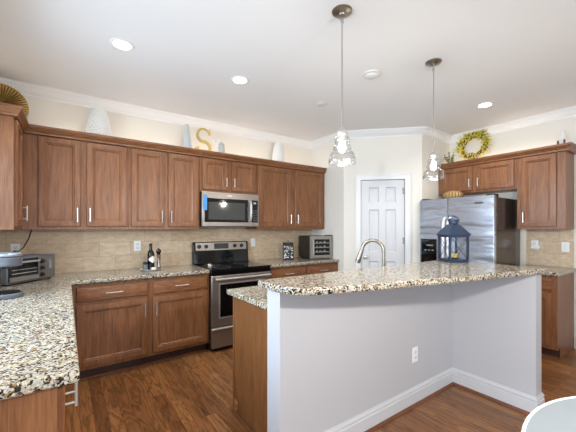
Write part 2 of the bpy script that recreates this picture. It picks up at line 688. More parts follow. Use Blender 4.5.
BB = [(0, 0), (0.016, 0), (0.016, 0.098), (0.009, 0.103), (0.009, 0.109), (0.014, 0.113), (0.014, 0.122), (0.006, 0.133), (0.005, 0.14), (0, 0.14)]
SH = [(0.016, 0), (0.032, 0), (0.031, 0.008), (0.026, 0.016), (0.016, 0.02)]
struct('baseboard_right', MB().sweep([(XR, 1.0), (XR, -4.0)], BB), 'baseboard_paint', 'white baseboard on the right wall')

# pantry door: casing, slab with six panels, hinges
dm = MB()
c0, c1 = D0 - 0.075, D1 + 0.075
prof = [(0, 0), (0, -0.012), (0.006, -0.018), (0.02, -0.018), (0.026, -0.014), (0.06, -0.012), (0.068, -0.016), (0.075, -0.016), (0.078, 0.0)]
dm.box(c0, D0, -0.018, 0, 0, DZ).box(D1, c1, -0.018, 0, 0, DZ).box(c0, c1, -0.018, 0, DZ, DZ + 0.075)
dm.box(c0, c0 + 0.018, -0.026, -0.018, 0, DZ + 0.075).box(c1 - 0.018, c1, -0.026, -0.018, 0, DZ + 0.075).box(c0, c1, -0.026, -0.018, DZ + 0.057, DZ + 0.075)
o = struct('trim_5', dm, 'white_trim', 'white casing around the pantry door', 0.003)
o.location = (X_RET, Y_RET, 0)
o.rotation_euler.z = R(-45)


def six_panel():
    m = MB()
    w0, w1 = D0 + 0.006, D1 - 0.006
    xs = [w0, w0 + 0.11, (w0 + w1) / 2 - 0.045, (w0 + w1) / 2 + 0.045, w1 - 0.11, w1]
    zs = [0.008, 0.24, 0.90, 1.03, 1.63, 1.735, 1.945, DZ - 0.006]
    y = 0.015
    for i in range(5):
        for j in range(7):
            if i in (1, 3) and j in (1, 3, 5):
                m.rings(xs[i], xs[i + 1], zs[j], zs[j + 1], [(0, 0.0), (0.005, 0.011), (0.012, 0.018), (0.022, 0.018), (0.046, 0.006), (0.05, 0.006)], y, False)
            else:
                m.add([(xs[i], y, zs[j]), (xs[i + 1], y, zs[j]), (xs[i + 1], y, zs[j + 1]), (xs[i], y, zs[j + 1])], [(0, 1, 2, 3)])
    m.box(w0, w1, 0.036, 0.05, zs[0], zs[-1])
    return m


door1 = struct('door_1', six_panel(), 'door_paint', 'white six-panel pantry door')
door1.location = (X_RET, Y_RET, 0)
door1.rotation_euler.z = R(-45)
for z in (0.25, 1.15, 1.84):
    obj('hinge', MB().lathe([(0.008, 0), (0.008, 0.09)], 10, (D1 - 0.004, 0.0, z)).box(D1 - 0.03, D1 - 0.004, 0.010, 0.014, z, z + 0.09), 'brushed_nickel', door1)
obj('door_knob', MB().lathe([(0.028, 0), (0.028, 0.006), (0.012, 0.012), (0.011, 0.03), (0.026, 0.042), (0.028, 0.055), (0.018, 0.066), (0, 0.068)], 20, (D0 + 0.065, 0.015, 0.96), axis='y'), 'nickel', door1)

# ------------------------------------------------------------------ island half wall
IX0, IX1, IY0, IY1 = 0.949, 2.785, 1.41, 1.54
IT, IYE = 0.115, 0.805
L = [(IX0, IY0), (IX1, IY0), (IX1, IYE), (IX1 + IT, IYE), (IX1 + IT, IY1), (IX0, IY1)]
struct('wall_island', MB().prism(L, 0, 1.03), 'island_paint', 'pale painted half wall carrying the granite bar')
bp = [(IX0, IY1), (IX0, IY0), (IX1, IY0), (IX1, IYE), (IX1 + IT, IYE), (IX1 + IT, IY1)]
# travel so that the outside lies on the right
bp_r = [(IX0, IY0), (IX1, IY0), (IX1, IYE), (IX1 + IT, IYE), (IX1 + IT, IY1)]
struct('baseboard_island', MB().sweep(bp_r, BB), 'baseboard_paint', 'white baseboard around the half wall')
struct('trim_6', MB().sweep(bp_r, SH), 'shoe_wood', 'brown shoe moulding below the island baseboard')

# ------------------------------------------------------------------ cabinets
DOOR = [(0, 0), (0, -0.013), (0.004, -0.019), (0.010, -0.020), (0.050, -0.020), (0.054, -0.012), (0.062, -0.0125), (0.072, -0.004), (0.076, -0.004)]
DRAWER = [(0, 0), (0, -0.012), (0.006, -0.019), (0.012, -0.020)]


def pull_bar(x, z, length, vertical=True, y=-0.020, posts=2):
    m = MB()
    off = 0.030
    h = length / 2
    sp = h * 0.72
    ps = [-sp, sp] if posts == 2 else [-sp + 2 * sp * i / (posts - 1) for i in range(posts)]
    if vertical:
        m.tube([(x, y - off, z - h), (x, y - off, z + h)], 0.0058, 10)
        for s in ps:
            m.tube([(x, y + 0.001, z + s), (x, y - off, z + s)], 0.0045, 8)
    else:
        m.tube([(x - h, y - off, z), (x + h, y - off, z)], 0.0058, 10)
        for s in ps:
            m.tube([(x + s, y + 0.001, z), (x + s, y - off, z)], 0.0045, 8)
    return m


def add_door(t, x0, x1, z0, z1, hx=None, hz=None, hl=0.13, mat='cabinet_wood'):
    d = obj('door', MB().rings(x0, x1, z0, z1, DOOR), mat, t)
    if hx is not None:
        obj('handle', pull_bar(hx, hz, hl), 'nickel', d)
    return d


def add_drawer(t, x0, x1, z0, z1, handle=True):
    d = obj('drawer', MB().rings(x0, x1, z0, z1, DRAWER), 'cabinet_wood_across', t)
    if handle:
        obj('handle', pull_bar((x0 + x1) / 2, (z0 + z1) / 2, 0.14, False), 'nickel', d)
    return d


UB, UT = 1.355, 2.235
UF = 3.595                      # face frame of the upper cabinets


def upper(label, x0, x1, doors, zb=UB, zt=UT, depth=None, loc=None, rotz=0.0, mat='cabinet_wood'):
    """doors: (x0, x1, handle side) in the wall's own running coordinate"""
    depth = depth or YB - UF - 0.001
    t = thing('upper_cabinet', label, 'cabinet', loc or (0, UF, 0), rotz, 'upper kitchen cabinets')
    b = MB().box(x0 + 0.0005, x1 - 0.0005, 0, depth, zb, zt)
    obj('body', b, mat, t, 0.0015)
    hl = 0.13 if zt - zb > 0.6 else 0.11
    for d0, d1, hs in doors:
        hx = None if hs is None else (d1 - 0.028 if hs == 'r' else d0 + 0.028)
        add_door(t, d0, d1, zb + 0.03, zt - 0.035, hx, zb + 0.03 + 0.045 + hl / 2, hl)
    return t


upper('upper wooden two-door cabinet in the left corner, above the toaster oven and oil bottle', -0.319, 0.532, [(-0.205, 0.117, 'r'), (0.162, 0.511, 'l')])
upper('upper wooden cabinet with two doors directly left of the microwave', 0.533, 1.279, [(0.551, 0.879, 'r'), (0.921, 1.258, 'l')])
upper('short upper wooden cabinet with two doors above the microwave', 1.280, 2.046, [(1.308, 1.634, 'r'), (1.684, 2.022, 'l')], zb=1.80)
upper('upper wooden cabinet with two wide doors right of the microwave', 2.047, 3.246, [(2.067, 2.610, 'r'), (2.676, 3.212, 'l')])
# left wall run: local x runs along +Y
upper('upper wooden cabinet with one door on the left wall, plain end panel facing out', 0, YB - 3.11 - 0.001, [(0.04, 0.37, 'r')],
      loc=(-0.32, 3.11, 0), rotz=R(90), depth=0.309)
# right wall run: local x runs along -Y
upper('short upper wooden cabinet with two doors above the fridge', 0, 0.970, [(0.045, 0.470, 'r'), (0.520, 0.945, 'l')],
      zb=1.84, loc=(4.415, Y_P2 - 0.002, 0), rotz=R(-90), depth=0.313)
upper('tall upper wooden cabinet with one door right of the fridge', 0, 0.452, [(0.045, 0.375, 'l')],
      loc=(4.415, 1.462, 0), rotz=R(-90), depth=0.313)

CC = [(-0.006, 2.195), (0.006, 2.200), (0.010, 2.222), (0.018, 2.226), (0.038, 2.252), (0.048, 2.262), (0.050, 2.282), (0.0, 2.282), (-0.006, 2.2365)]
CCo = [(0.0205, 2.205), (0.026, 2.209), (0.028, 2.224), (0.034, 2.228), (0.046, 2.254), (0.054, 2.262), (0.056, 2.282), (-0.01, 2.282), (-0.01, 2.2365), (0.0205, 2.2365)]
CCx = [(0.0008, 2.205)] + CCo[1:7] + [(-0.01, 2.282), (-0.01, 2.2362), (0.0008, 2.2362)]
ox = MB().sweep([(XL + 0.001, 3.11), (-0.32, 3.11), (-0.32, UF), (X_RET - 0.001, UF)], CCx)
tag(obj('cabinet_crown', ox, 'cabinet_wood_across'), 'stepped wooden crown moulding along the top of the back and left cabinets', 'moulding', 'cabinet crown mouldings')
ox = MB().sweep([(4.415, Y_P2 - 0.001), (4.415, 1.010), (XR - 0.001, 1.010)], CCx)
tag(obj('cabinet_crown', ox, 'cabinet_wood_across'), 'stepped wooden crown moulding along the top of the cabinets above the fridge', 'moulding', 'cabinet crown mouldings')

BF = 3.305                      # face frame of the base cabinets on the back wall


def base(label, x0, x1, fronts, loc=None, rotz=0.0, depth=0.60, zt=0.8745, mat='cabinet_wood', shoe=True):
    t = thing('base_cabinet', label, 'cabinet', loc or (0, BF, 0), rotz, 'base kitchen cabinets')
    obj('body', MB().box(x0, x1, 0, depth, 0.105, zt), mat, t, 0.0015)
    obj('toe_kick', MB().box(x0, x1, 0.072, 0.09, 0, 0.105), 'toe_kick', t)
    for e0 in (x0, x1 - 0.02):
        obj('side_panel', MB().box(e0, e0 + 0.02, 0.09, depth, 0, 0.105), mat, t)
    if shoe:
        obj('shoe_moulding', MB().prism([(x0, 0.072), (x0, 0.056), (x1, 0.056), (x1, 0.072)], 0, 0.018), 'shoe_wood', t)
    for f in fronts:
        if f[0] == 'door':
            _, a, b, z0, z1, hs = f[:6]
            hx = None if hs is None else (b - 0.03 if hs == 'r' else a + 0.03)
            add_door(t, a, b, z0, z1, hx, z1 - 0.045 - 0.065, 0.13)
        else:
            add_drawer(t, *f[1:])
    return t


base('base wooden cabinet with two drawers and two doors left of the stove', -0.02, 1.281,
     [('drawer', 0.072, 0.655, 0.715, 0.845), ('door', 0.072, 0.655, 0.135, 0.685, 'r'),
      ('drawer', 0.700, 1.258, 0.715, 0.845), ('door', 0.700, 1.258, 0.135, 0.685, 'l')])
base('base wooden cabinet with two drawers right of the stove', 2.049, 3.246,
     [('drawer', 2.075, 2.625, 0.715, 0.845), ('door', 2.075, 2.625, 0.135, 0.685, 'r'),
      ('drawer', 2.670, 3.222, 0.715, 0.845), ('door', 2.670, 3.222, 0.135, 0.685, 'l')])
t = base('base wooden cabinet with plain end panel under the left counter in the foreground', 0, 0.95, [],
         loc=(-0.022, 1.235, 0), rotz=R(90), depth=0.598)
d = obj('door', MB().rings(0.03, 0.46, 0.135, 0.845, DOOR), 'cabinet_wood', t)
obj('handle', pull_bar(0.05, 0.815, 0.10, True, posts=3), 'nickel', d)
d = obj('door', MB().rings(0.50, 0.93, 0.135, 0.845, DOOR), 'cabinet_wood', t)
obj('handle', pull_bar(0.90, 0.76, 0.13), 'nickel', d)
# the corner unit behind it, up to the back run
t = base('wooden corner cabinet under the left counter below the toaster oven', 0.952, 2.068,
         [('door', 1.00, 1.50, 0.135, 0.845, 'r'), ('door', 1.53, 2.02, 0.135, 0.845, 'l')], loc=(-0.022, 1.235, 0), rotz=R(90), depth=0.598)
base('narrow wooden base cabinet with a drawer and a door right of the fridge', 0, 0.452,
     [('drawer', 0.05, 0.41, 0.715, 0.845), ('door', 0.05, 0.41, 0.135, 0.685, 'l')], loc=(4.125, 1.464, 0), rotz=R(-90), depth=0.604)
# island cabinet run on the kitchen side of the half wall (doors face the stove)
t = thing('island_cabinet', 'wooden island base cabinet with grained end panel facing the left counter', 'cabinet', (0, 0, 0))
obj('body', MB().box(1.02, 2.88, 1.5405, 2.14, 0.105, 0.8745).box(1.02, 2.88, 1.5405, 2.065, 0.0, 0.105), 'island_wood', t, 0.001)
obj('shoe_moulding', MB().sweep([(1.02, 2.14), (1.02, 1.5405)], [(0, 0), (-0.016, 0), (-0.016, 0.01), (-0.008, 0.018), (0, 0.02)]) if False else
    MB().box(1.003, 1.02, 1.5405, 2.14, 0, 0.02), 'shoe_wood', t, 0.006)
obj('corner_strip', MB().box(1.017, 1.02, 2.118, 2.142, 0.02, 0.8745), 'island_wood', t)
for k in range(4):
    a = 1.04 + k * 0.46
    mb = MB().rings(-a - 0.43, -a, 0.135, 0.685, DOOR)
    mb.v = [(-x, 2.14 - y, z) for x, y, z in mb.v]
    dd = obj('door', mb, 'island_wood', t)
    mb = pull_bar(-a - (0.40 if k % 2 == 0 else 0.03), 0.58, 0.13)
    mb.v = [(-x, 2.14 - y, z) for x, y, z in mb.v]
    obj('handle', mb, 'nickel', dd)
    mb = MB().rings(-a - 0.43, -a, 0.715, 0.845, DRAWER)
    mb.v = [(-x, 2.14 - y, z) for x, y, z in mb.v]
    obj('drawer', mb, 'island_wood', t)

# ------------------------------------------------------------------ worktops
def slab(poly, z0, z1, label, bev=0.010, name='countertop'):
    return tag(obj(name, MB().prism(poly, z0, z1), 'granite', bevel=bev, segs=3), label, 'countertop', 'granite countertops')


slab([(XL + 0.016, 1.20), (0.036, 1.20), (0.036, 3.268), (1.281, 3.268), (1.281, YB - 0.016), (XL + 0.016, YB - 0.016)], 0.875, 0.914,
     'l-shaped speckled granite countertop running from the left foreground to the stove')
slab([(2.049, 3.268), (X_RET - 0.002, 3.268), (X_RET - 0.002, YB - 0.016), (2.049, YB - 0.016)], 0.875, 0.914,
     'speckled granite countertop right of the stove under the wine cooler')
slab([(4.085, 0.985), (XR - 0.016, 0.985), (XR - 0.016, 1.466), (4.085, 1.466)], 0.875, 0.914,
     'small speckled granite countertop right of the fridge')
slab([(0.975, 1.542), (2.90, 1.542), (2.90, 2.165), (0.975, 2.165)], 0.875, 0.914,
     'lower speckled granite island countertop behind the raised bar')


def arc(cx, cy, r, a0, a1, n=8):
    return [(cx + r * math.cos(R(a0 + (a1 - a0) * i / n)), cy + r * math.sin(R(a0 + (a1 - a0) * i / n))) for i in range(n + 1)]


bar = [(0.90, 1.572), (0.895, 1.50), (0.896, 1.40), (0.905, 1.32), (0.925, 1.262), (0.96, 1.222), (1.02, 1.190), (1.10, 1.164), (1.25, 1.122), (1.52, 1.058),
       (1.91, 0.972), (2.38, 0.875), (2.84, 0.776)] + arc(2.895, 0.805, 0.035, -70, 0, 4) + [(2.93, 1.572)]
slab(bar, 1.0305, 1.070, 'raised speckled granite bar top with a slanted front edge and rounded left corner', 0.012, 'bar_top')

# ------------------------------------------------------------------ stove
RX0, RX1 = 1.2845, 2.0455
t = thing('stove', 'stainless electric stove with black glass cooktop between the base cabinets', 'stove', (RX0, 3.25, 0))
RW = RX1 - RX0
obj('body', MB().box(0, RW, 0.03, 0.63, 0.045, 0.900), 'black_plastic', t)
for x in (0.05, RW - 0.05):
    for y in (0.08, 0.58):
        obj('foot', MB().lathe([(0.018, 0), (0.018, 0.046)], 12, (x, y, 0)), 'black_plastic', t)
obj('cooktop', MB().box(-0.0, RW, -0.015, 0.57, 0.9005, 0.918), 'black_gloss', t, 0.004)
bu = MB()
for x, y, r in ((0.19, 0.14, 0.10), (0.57, 0.14, 0.08), (0.19, 0.40, 0.08), (0.57, 0.40, 0.10)):
    pts = [(x + r * math.cos(a), y + r * math.sin(a), 0.9181) for a in [2 * PI * i / 40 for i in range(40)]]
    obj('burner_ring', MB().tube(pts, 0.0012, 4, True), 'grey_plastic', t)

obj('front_band', MB().box(0.0, RW, -0.010, 0.03, 0.845, 0.8985), 'black_gloss', t, 0.003)
dr = obj('oven_door', MB().box(0.004, RW - 0.004, -0.012, 0.028, 0.285, 0.842), 'range_steel', t, 0.006)
obj('window', MB().box(0.10, RW - 0.10, -0.0155, -0.011, 0.385, 0.745), 'black_gloss', dr, 0.002)
fr = MB()
fr.box(0.085, RW - 0.085, -0.0145, -0.0115, 0.37, 0.385).box(0.085, RW - 0.085, -0.0145, -0.0115, 0.745, 0.76)
fr.box(0.085, 0.10, -0.0145, -0.0115, 0.385, 0.745).box(RW - 0.10, RW - 0.085, -0.0145, -0.0115, 0.385, 0.745)
obj('window_frame', fr, 'nickel', dr)
hm = MB().tube([(0.03, -0.062, 0.81), (RW - 0.03, -0.062, 0.81)], 0.014, 12)
for x in (0.055, RW - 0.055):
    hm.tube([(x, -0.012, 0.81), (x, -0.062, 0.81)], 0.010, 8)
obj('handle', hm, 'nickel', dr)
dw = obj('storage_drawer', MB().box(0.004, RW - 0.004, -0.010, 0.028, 0.050, 0.272), 'range_steel', t, 0.006)
obj('handle', MB().box(0.004, RW - 0.004, -0.030, -0.008, 0.250, 0.270), 'nickel', dw, 0.006)
bg = MB()
bg.add([(0, 0.555, 0.918), (RW, 0.555, 0.918), (RW, 0.63, 0.918), (0, 0.63, 0.918),
        (0, 0.575, 1.09), (RW, 0.575, 1.09), (RW, 0.63, 1.09), (0, 0.63, 1.09),
        (0, 0.585, 1.190), (RW, 0.585, 1.190), (RW, 0.63, 1.195), (0, 0.63, 1.195)],
       [(0, 3, 2, 1), (0, 1, 5, 4), (4, 5, 9, 8), (8, 9, 10, 11), (1, 2, 6, 5), (5, 6, 10, 9), (3, 0, 4, 7), (7, 4, 8, 11), (2, 3, 7, 6), (6, 7, 11, 10)])
gb = obj('backguard', bg, 'black_gloss', t, 0.006)
sp = MB()
sp.add([(0.03, 0.572, 1.085), (RW - 0.03, 0.572, 1.085), (RW - 0.03, 0.583, 1.182), (0.03, 0.583, 1.182),
        (0.03, 0.58, 1.085), (RW - 0.03, 0.58, 1.085), (RW - 0.03, 0.59, 1.182), (0.03, 0.59, 1.182)],
       [(0, 1, 2, 3), (7, 6, 5, 4), (0, 4, 5, 1), (1, 5, 6, 2), (2, 6, 7, 3), (3, 7, 4, 0)])
obj('control_panel', sp, 'range_steel', gb)
obj('display', MB().add([(0.27, 0.571, 1.100), (0.47, 0.571, 1.100), (0.47, 0.580, 1.172), (0.27, 0.580, 1.172),
                         (0.27, 0.576, 1.100), (0.47, 0.576, 1.100), (0.47, 0.585, 1.172), (0.27, 0.585, 1.172)],
                        [(0, 1, 2, 3), (7, 6, 5, 4), (0, 4, 5, 1), (1, 5, 6, 2), (2, 6, 7, 3), (3, 7, 4, 0)]), 'dark_glass', gb)
for x in (0.075, 0.165, 0.56, 0.66):
    obj('knob', MB().lathe([(0.026, 0), (0.026, 0.004), (0.020, 0.006), (0.018, 0.024), (0, 0.026)], 18, (x, 0.578, 1.135), axis='y'), 'black_plastic', gb)

# ------------------------------------------------------------------ microwave
MX0, MX1, MZ0, MZ1 = 1.2845, 2.0415, 1.385, 1.799
MW = MX1 - MX0
t = thing('microwave', 'stainless microwave hood mounted above the stove', 'microwave', (MX0, 3.53, 0))
obj('body', MB().box(0, MW, 0.02, 0.389, MZ0, MZ1), 'black_plastic', t, 0.003)
obj('front_panel', MB().box(0, MW, -0.005, 0.02, MZ0 + 0.005, MZ1), 'range_steel', t, 0.004)
dr = obj('door', MB().box(0.03, 0.60, -0.012, -0.004, MZ0 + 0.055, MZ1 - 0.075), 'black_gloss', t, 0.003)
obj('window', MB().box(0.075, 0.55, -0.0145, -0.011, MZ0 + 0.085, MZ1 - 0.12), 'dark_glass', dr)
obj('handle', MB().tube([(0.622, -0.008, MZ0 + 0.07), (0.622, -0.035, MZ0 + 0.085), (0.622, -0.048, MZ0 + 0.13), (0.622, -0.052, MZ0 + 0.2), (0.622, -0.048, MZ1 - 0.15),
                         (0.622, -0.035, MZ1 - 0.105), (0.622, -0.008, MZ1 - 0.09)], 0.014, 10), 'nickel', dr)
pn = obj('keypad', MB().box(0.655, MW - 0.018, -0.012, -0.004, MZ0 + 0.055, MZ1 - 0.075), 'black_gloss', t, 0.003)
kb = MB()
for r_ in range(5):
    for c_ in range(2):
        kb.box(0.668 + c_ * 0.034, 0.690 + c_ * 0.034, -0.0135, -0.011, MZ0 + 0.08 + r_ * 0.03, MZ0 + 0.092 + r_ * 0.03)
obj('buttons', kb, 'grey_plastic', pn)
obj('clock', MB().box(0.672, 0.712, -0.0135, -0.011, MZ1 - 0.125, MZ1 - 0.10), 'silver_plastic', pn)
obj('protective_film', MB().box(0.022, 0.058, -0.0150, -0.0045, MZ1 - 0.22, MZ1 - 0.045), 'blue_film', t)
vt = MB()
for k in range(3):
    vt.box(0.06, MW - 0.06, 0.06 + 0.09 * k, 0.13 + 0.09 * k, MZ0 - 0.003, MZ0 + 0.002)
obj('grease_filter', vt, 'nickel', t)
obj('badge', MB().box(0.32, 0.38, -0.007, -0.004, MZ1 - 0.045, MZ1 - 0.030), 'nickel', t)

# ------------------------------------------------------------------ fridge (local x along -Y, front faces -X)
FW, FT = 0.905, 1.745
t = thing('fridge', 'stainless side-by-side fridge with dark sides under the short cabinet', 'fridge', (3.93, 2.425, 0), R(-90))
obj('body', MB().box(0.004, FW - 0.004, 0.07, 0.775, 0.03, FT - 0.02), 'fridge_side', t, 0.004)
for x in (0.06, FW - 0.06):
    for y in (0.12, 0.70):
        obj('foot', MB().lathe([(0.02, 0), (0.02, 0.032)], 12, (x, y, 0)), 'black_plastic', t)
obj('kick_plate', MB().box(0.01, FW - 0.01, 0.04, 0.069, 0.03, 0.10), 'black_plastic', t)
dl = obj('freezer_door', MB().box(0.0, 0.376, 0.0, 0.062, 0.11, FT), 'fridge_steel', t, 0.004, segs=2)
dr = obj('fridge_door', MB().box(0.384, FW, 0.0, 0.062, 0.11, FT), 'fridge_steel', t, 0.006, segs=3)


def fridge_handle(x):
    m = MB().tube([(x, -0.002, 0.62), (x, -0.040, 0.64), (x, -0.058, 0.70), (x, -0.062, 1.06), (x, -0.058, 1.42), (x, -0.040, 1.48), (x, -0.002, 1.50)], 0.020, 12)
    return m


obj('handle', fridge_handle(0.352), 'handle_steel', dl)
obj('handle', fridge_handle(0.412), 'handle_steel', dr)
obj('dark_gap_strip', MB().box(0.3745, 0.3855, 0.02, 0.071, 0.12, FT - 0.01), 'black_plastic', t)  # black strip standing in for the shade between the doors
ds = obj('dispenser', MB().box(0.02, 0.235, -0.006, 0.001, 0.88, 1.225), 'black_gloss', dl, 0.003)
obj('dispenser_display', MB().box(0.10, 0.19, -0.008, -0.005, 1.135, 1.150), 'silver_plastic', ds)
obj('dispenser_buttons', MB().box(0.07, 0.10, -0.008, -0.005, 1.07, 1.085).box(0.12, 0.15, -0.008, -0.005, 1.07, 1.085).box(0.17, 0.20, -0.008, -0.005, 1.07, 1.085), 'silver_plastic', ds)
obj('badge', MB().box(0.70, 0.79, -0.003, 0.001, 1.655, 1.675), 'slot_dark', dr)
for x in (0.05, FW - 0.05):
    obj('hinge_cover', MB().box(x - 0.045, x + 0.045, 0.03, 0.14, FT - 0.02, FT + 0.018), 'black_plastic', t, 0.006)

# ------------------------------------------------------------------ faucet on the island
t = thing('faucet', 'brushed nickel gooseneck faucet behind the raised bar', 'faucet', (2.140, 1.645, 0.914))
obj('base', MB().lathe([(0.028, 0), (0.028, 0.008), (0.020, 0.014), (0.018, 0.06), (0.0155, 0.075)], 20), 'brushed_nickel', t)
gx, gy = -0.55, 0.835
pts = [(0, 0, 0.07), (0, 0, 0.15), (0, 0, 0.25)]
RA = 0.088
for i in range(1, 13):
    a = PI * i / 12 * 0.94
    s = RA * (1 - math.cos(a))
    pts.append((gx * s, gy * s, 0.265 + RA * math.sin(a)))
e = pts[-1]
dx = (pts[-1][0] - pts[-2][0], pts[-1][1] - pts[-2][1], pts[-1][2] - pts[-2][2])
nrm = math.sqrt(sum(q * q for q in dx))
dx = [q / nrm for q in dx]
obj('spout', MB().tube(pts, 0.0145, 14), 'brushed_nickel', t)
obj('spray_head', MB().tube([(e[0] + dx[0] * s_, e[1] + dx[1] * s_, e[2] + dx[2] * s_) for s_ in (0, 0.01, 0.09, 0.115, 0.125)], [0.0155, 0.018, 0.022, 0.023, 0.02], 14), 'brushed_nickel', t)
obj('lever', MB().tube([(0.016, 0, 0.045), (0.045, -0.01, 0.05), (0.075, -0.015, 0.085)], [0.011, 0.008, 0.006], 10), 'brushed_nickel', t)

# ------------------------------------------------------------------ pendants
def pendant(label, loc):
    t = thing('pendant_light', label, 'pendant light', loc, 0, 'glass pendants over the bar')
    obj('canopy', MB().lathe([(0.0, -0.028), (0.018, -0.028), (0.024, -0.020), (0.055, -0.012), (0.064, -0.004), (0.064, -0.0005)], 28), 'brushed_nickel', t)
    obj('rod', MB().tube([(0, 0, -0.028), (0, 0, -0.745)], 0.0042, 10).lathe([(0.006, -0.075), (0.009, -0.07), (0.009, -0.055), (0.006, -0.05)], 12)
        .tube([(0.012 * math.cos(a), 0, -0.062 + 0.016 * math.sin(a)) for a in [2 * PI * i / 14 for i in range(14)]], 0.0025, 6, True), 'rod_nickel', t)
    obj('socket', MB().lathe([(0.006, -0.735), (0.012, -0.745), (0.020, -0.750), (0.033, -0.765), (0.036, -0.785), (0.034, -0.791), (0.018, -0.795), (0.017, -0.825), (0.0, -0.825)], 24), 'nickel', t)
    prof = [(0.030, -0.788), (0.040, -0.794), (0.046, -0.806), (0.047, -0.818), (0.044, -0.830), (0.041, -0.837), (0.045, -0.843), (0.054, -0.852), (0.057, -0.862),
            (0.055, -0.874), (0.051, -0.882), (0.056, -0.887), (0.070, -0.896), (0.078, -0.910), (0.082, -0.930), (0.0835, -0.948), (0.0835, -0.958), (0.082, -0.962)]
    obj('shade', MB().lathe(prof, 40, cap=False), 'clear_glass', t)
    obj('shade_rim', MB().tube([(0.084 * math.cos(a), 0.084 * math.sin(a), -0.961) for a in [2 * PI * i / 40 for i in range(40)]], 0.0016, 6, True)
        .tube([(0.0835 * math.cos(a), 0.0835 * math.sin(a), -0.940) for a in [2 * PI * i / 40 for i in range(40)]], 0.0012, 6, True), 'clear_glass', t)
    obj('bulb', MB().lathe([(0.0, -0.892), (0.010, -0.890), (0.020, -0.879), (0.024, -0.866), (0.023, -0.854), (0.018, -0.838), (0.015, -0.825)], 24, cap=False), 'bulb_glow', t)
    l = bpy.data.lights.new('bulb_light', 'POINT')
    l.energy = 12
    l.color = (1.0, 0.94, 0.84)
    l.shadow_soft_size = 0.03
    lo = bpy.data.objects.new('bulb_light', l)
    COL.objects.link(lo)
    lo.parent = t
    lo.location = (0, 0, -0.915)
    return t


pendant('clear glass bell pendant light nearer the camera, over the left of the bar', (1.422, 1.41, ZC))
pendant('clear glass bell pendant light farther away, in front of the fridge', (2.475, 1.405, ZC))

# ------------------------------------------------------------------ ceiling lights
def can(label, x, y):
    t = thing('recessed_light', label, 'ceiling light', (x, y, ZC), 0, 'recessed ceiling lights')
    obj('trim_ring', MB().lathe([(0.060, -0.004), (0.078, -0.006), (0.082, -0.003), (0.083, -0.0005), (0.060, -0.0005)], 32, cap=False), 'white_trim', t)
    obj('lamp', MB().lathe([(0.0, -0.0065), (0.04, -0.006), (0.060, -0.003)], 28, cap=False), 'can_glow', t)
    l = bpy.data.lights.new('can_light', 'SPOT')
    l.energy = CAN_W
    l.color = WARM
    l.spot_size = R(150)
    l.spot_blend = 0.7
    l.shadow_soft_size = 0.06
    lo = bpy.data.objects.new('can_light', l)
    COL.objects.link(lo)
    lo.parent = t
    lo.location = (0, 0, -0.03)
    return t


can('lit recessed ceiling light at the upper left, nearest the left wall', 0.342, 2.62)
can('lit recessed ceiling light above the stove aisle, between the left one and the pendants', 1.313, 2.615)
can('lit recessed ceiling light at the right, above the fridge cabinets', 3.803, 1.562)
can('added recessed ceiling light above the unseen breakfast nook', -1.2, -1.4)  # extra out-of-view lamp, added for its light
t = thing('smoke_detector', 'larger white round unlit ceiling disc right of the near pendant rod', 'smoke detector', (2.219, 1.83, ZC))
obj('base', MB().lathe([(0.082, -0.0005), (0.084, -0.006), (0.078, -0.012), (0.056, -0.014)], 32), 'detector_plastic', t)
obj('cover', MB().lathe([(0.052, -0.013), (0.050, -0.024), (0.040, -0.030), (0.0, -0.031)], 32, cap=False), 'detector_plastic', t)
t = thing('ceiling_disc', 'small flat white disc on the ceiling left of the near pendant rod', 'cover', (2.296, 2.60, ZC))
obj('plate', MB().lathe([(0.070, -0.0005), (0.071, -0.004), (0.064, -0.008), (0.05, -0.009)], 32), 'detector_plastic', t)
obj('cap', MB().lathe([(0.048, -0.008), (0.046, -0.013), (0.0, -0.014)], 28, cap=False), 'detector_plastic', t)


# guessed rope lights hidden behind the cabinet crown, added to light the wall above
def strip(label, pts, power):
    t = thing('strip_light', label, 'strip light', (0, 0, 0), 0, 'strip lights on the cabinets')
    obj('tube', MB().tube(pts, 0.007, 8), 'strip_glow', t)
    obj('clip', MB().box(pts[0][0] - 0.012, pts[0][0] + 0.012, pts[0][1] - 0.012, pts[0][1] + 0.012, 2.2352, pts[0][2] - 0.006), 'white_plastic', t)


strip('guessed unseen warm strip light lying on top of the back wall cabinets', [(-0.15, 3.72, 2.246), (3.15, 3.72, 2.246)], 10)
strip('guessed unseen warm strip light lying on top of the left wall cabinet', [(-0.47, 3.18, 2.246), (-0.47, 3.5, 2.246)], 4)
strip('guessed unseen warm strip light lying on top of the cabinets over the fridge', [(4.68, 1.08, 2.246), (4.68, 2.34, 2.246)], 5)


# ------------------------------------------------------------------ outlets
def plate(label, loc, rotz, kind='outlet'):
    t = thing('wall_outlet' if kind == 'outlet' else 'light_switch', label, 'outlet' if kind == 'outlet' else 'switch', loc, rotz, 'wall plates')
    pl = obj('plate', MB().rings(-0.036, 0.036, -0.058, 0.058, [(0, 0), (0, -0.003), (0.004, -0.006)]), 'white_plastic', t)
    if kind == 'outlet':
        for z in (-0.021, 0.021):
            s = obj('socket', MB().box(-0.017, 0.017, -0.008, -0.0055, z - 0.015, z + 0.015), 'white_ceramic', t, 0.004)
            obj('slots', MB().box(-0.009, -0.006, -0.0086, -0.0075, z - 0.004, z + 0.007).box(0.006, 0.009, -0.0086, -0.0075, z - 0.004, z + 0.007)
                .box(-0.003, 0.003, -0.0086, -0.0075, z - 0.011, z - 0.006), 'slot_dark', s)
    else:
        obj('rocker', MB().box(-0.016, 0.016, -0.010, -0.0055, -0.032, 0.032), 'white_ceramic', t, 0.002)
    return t


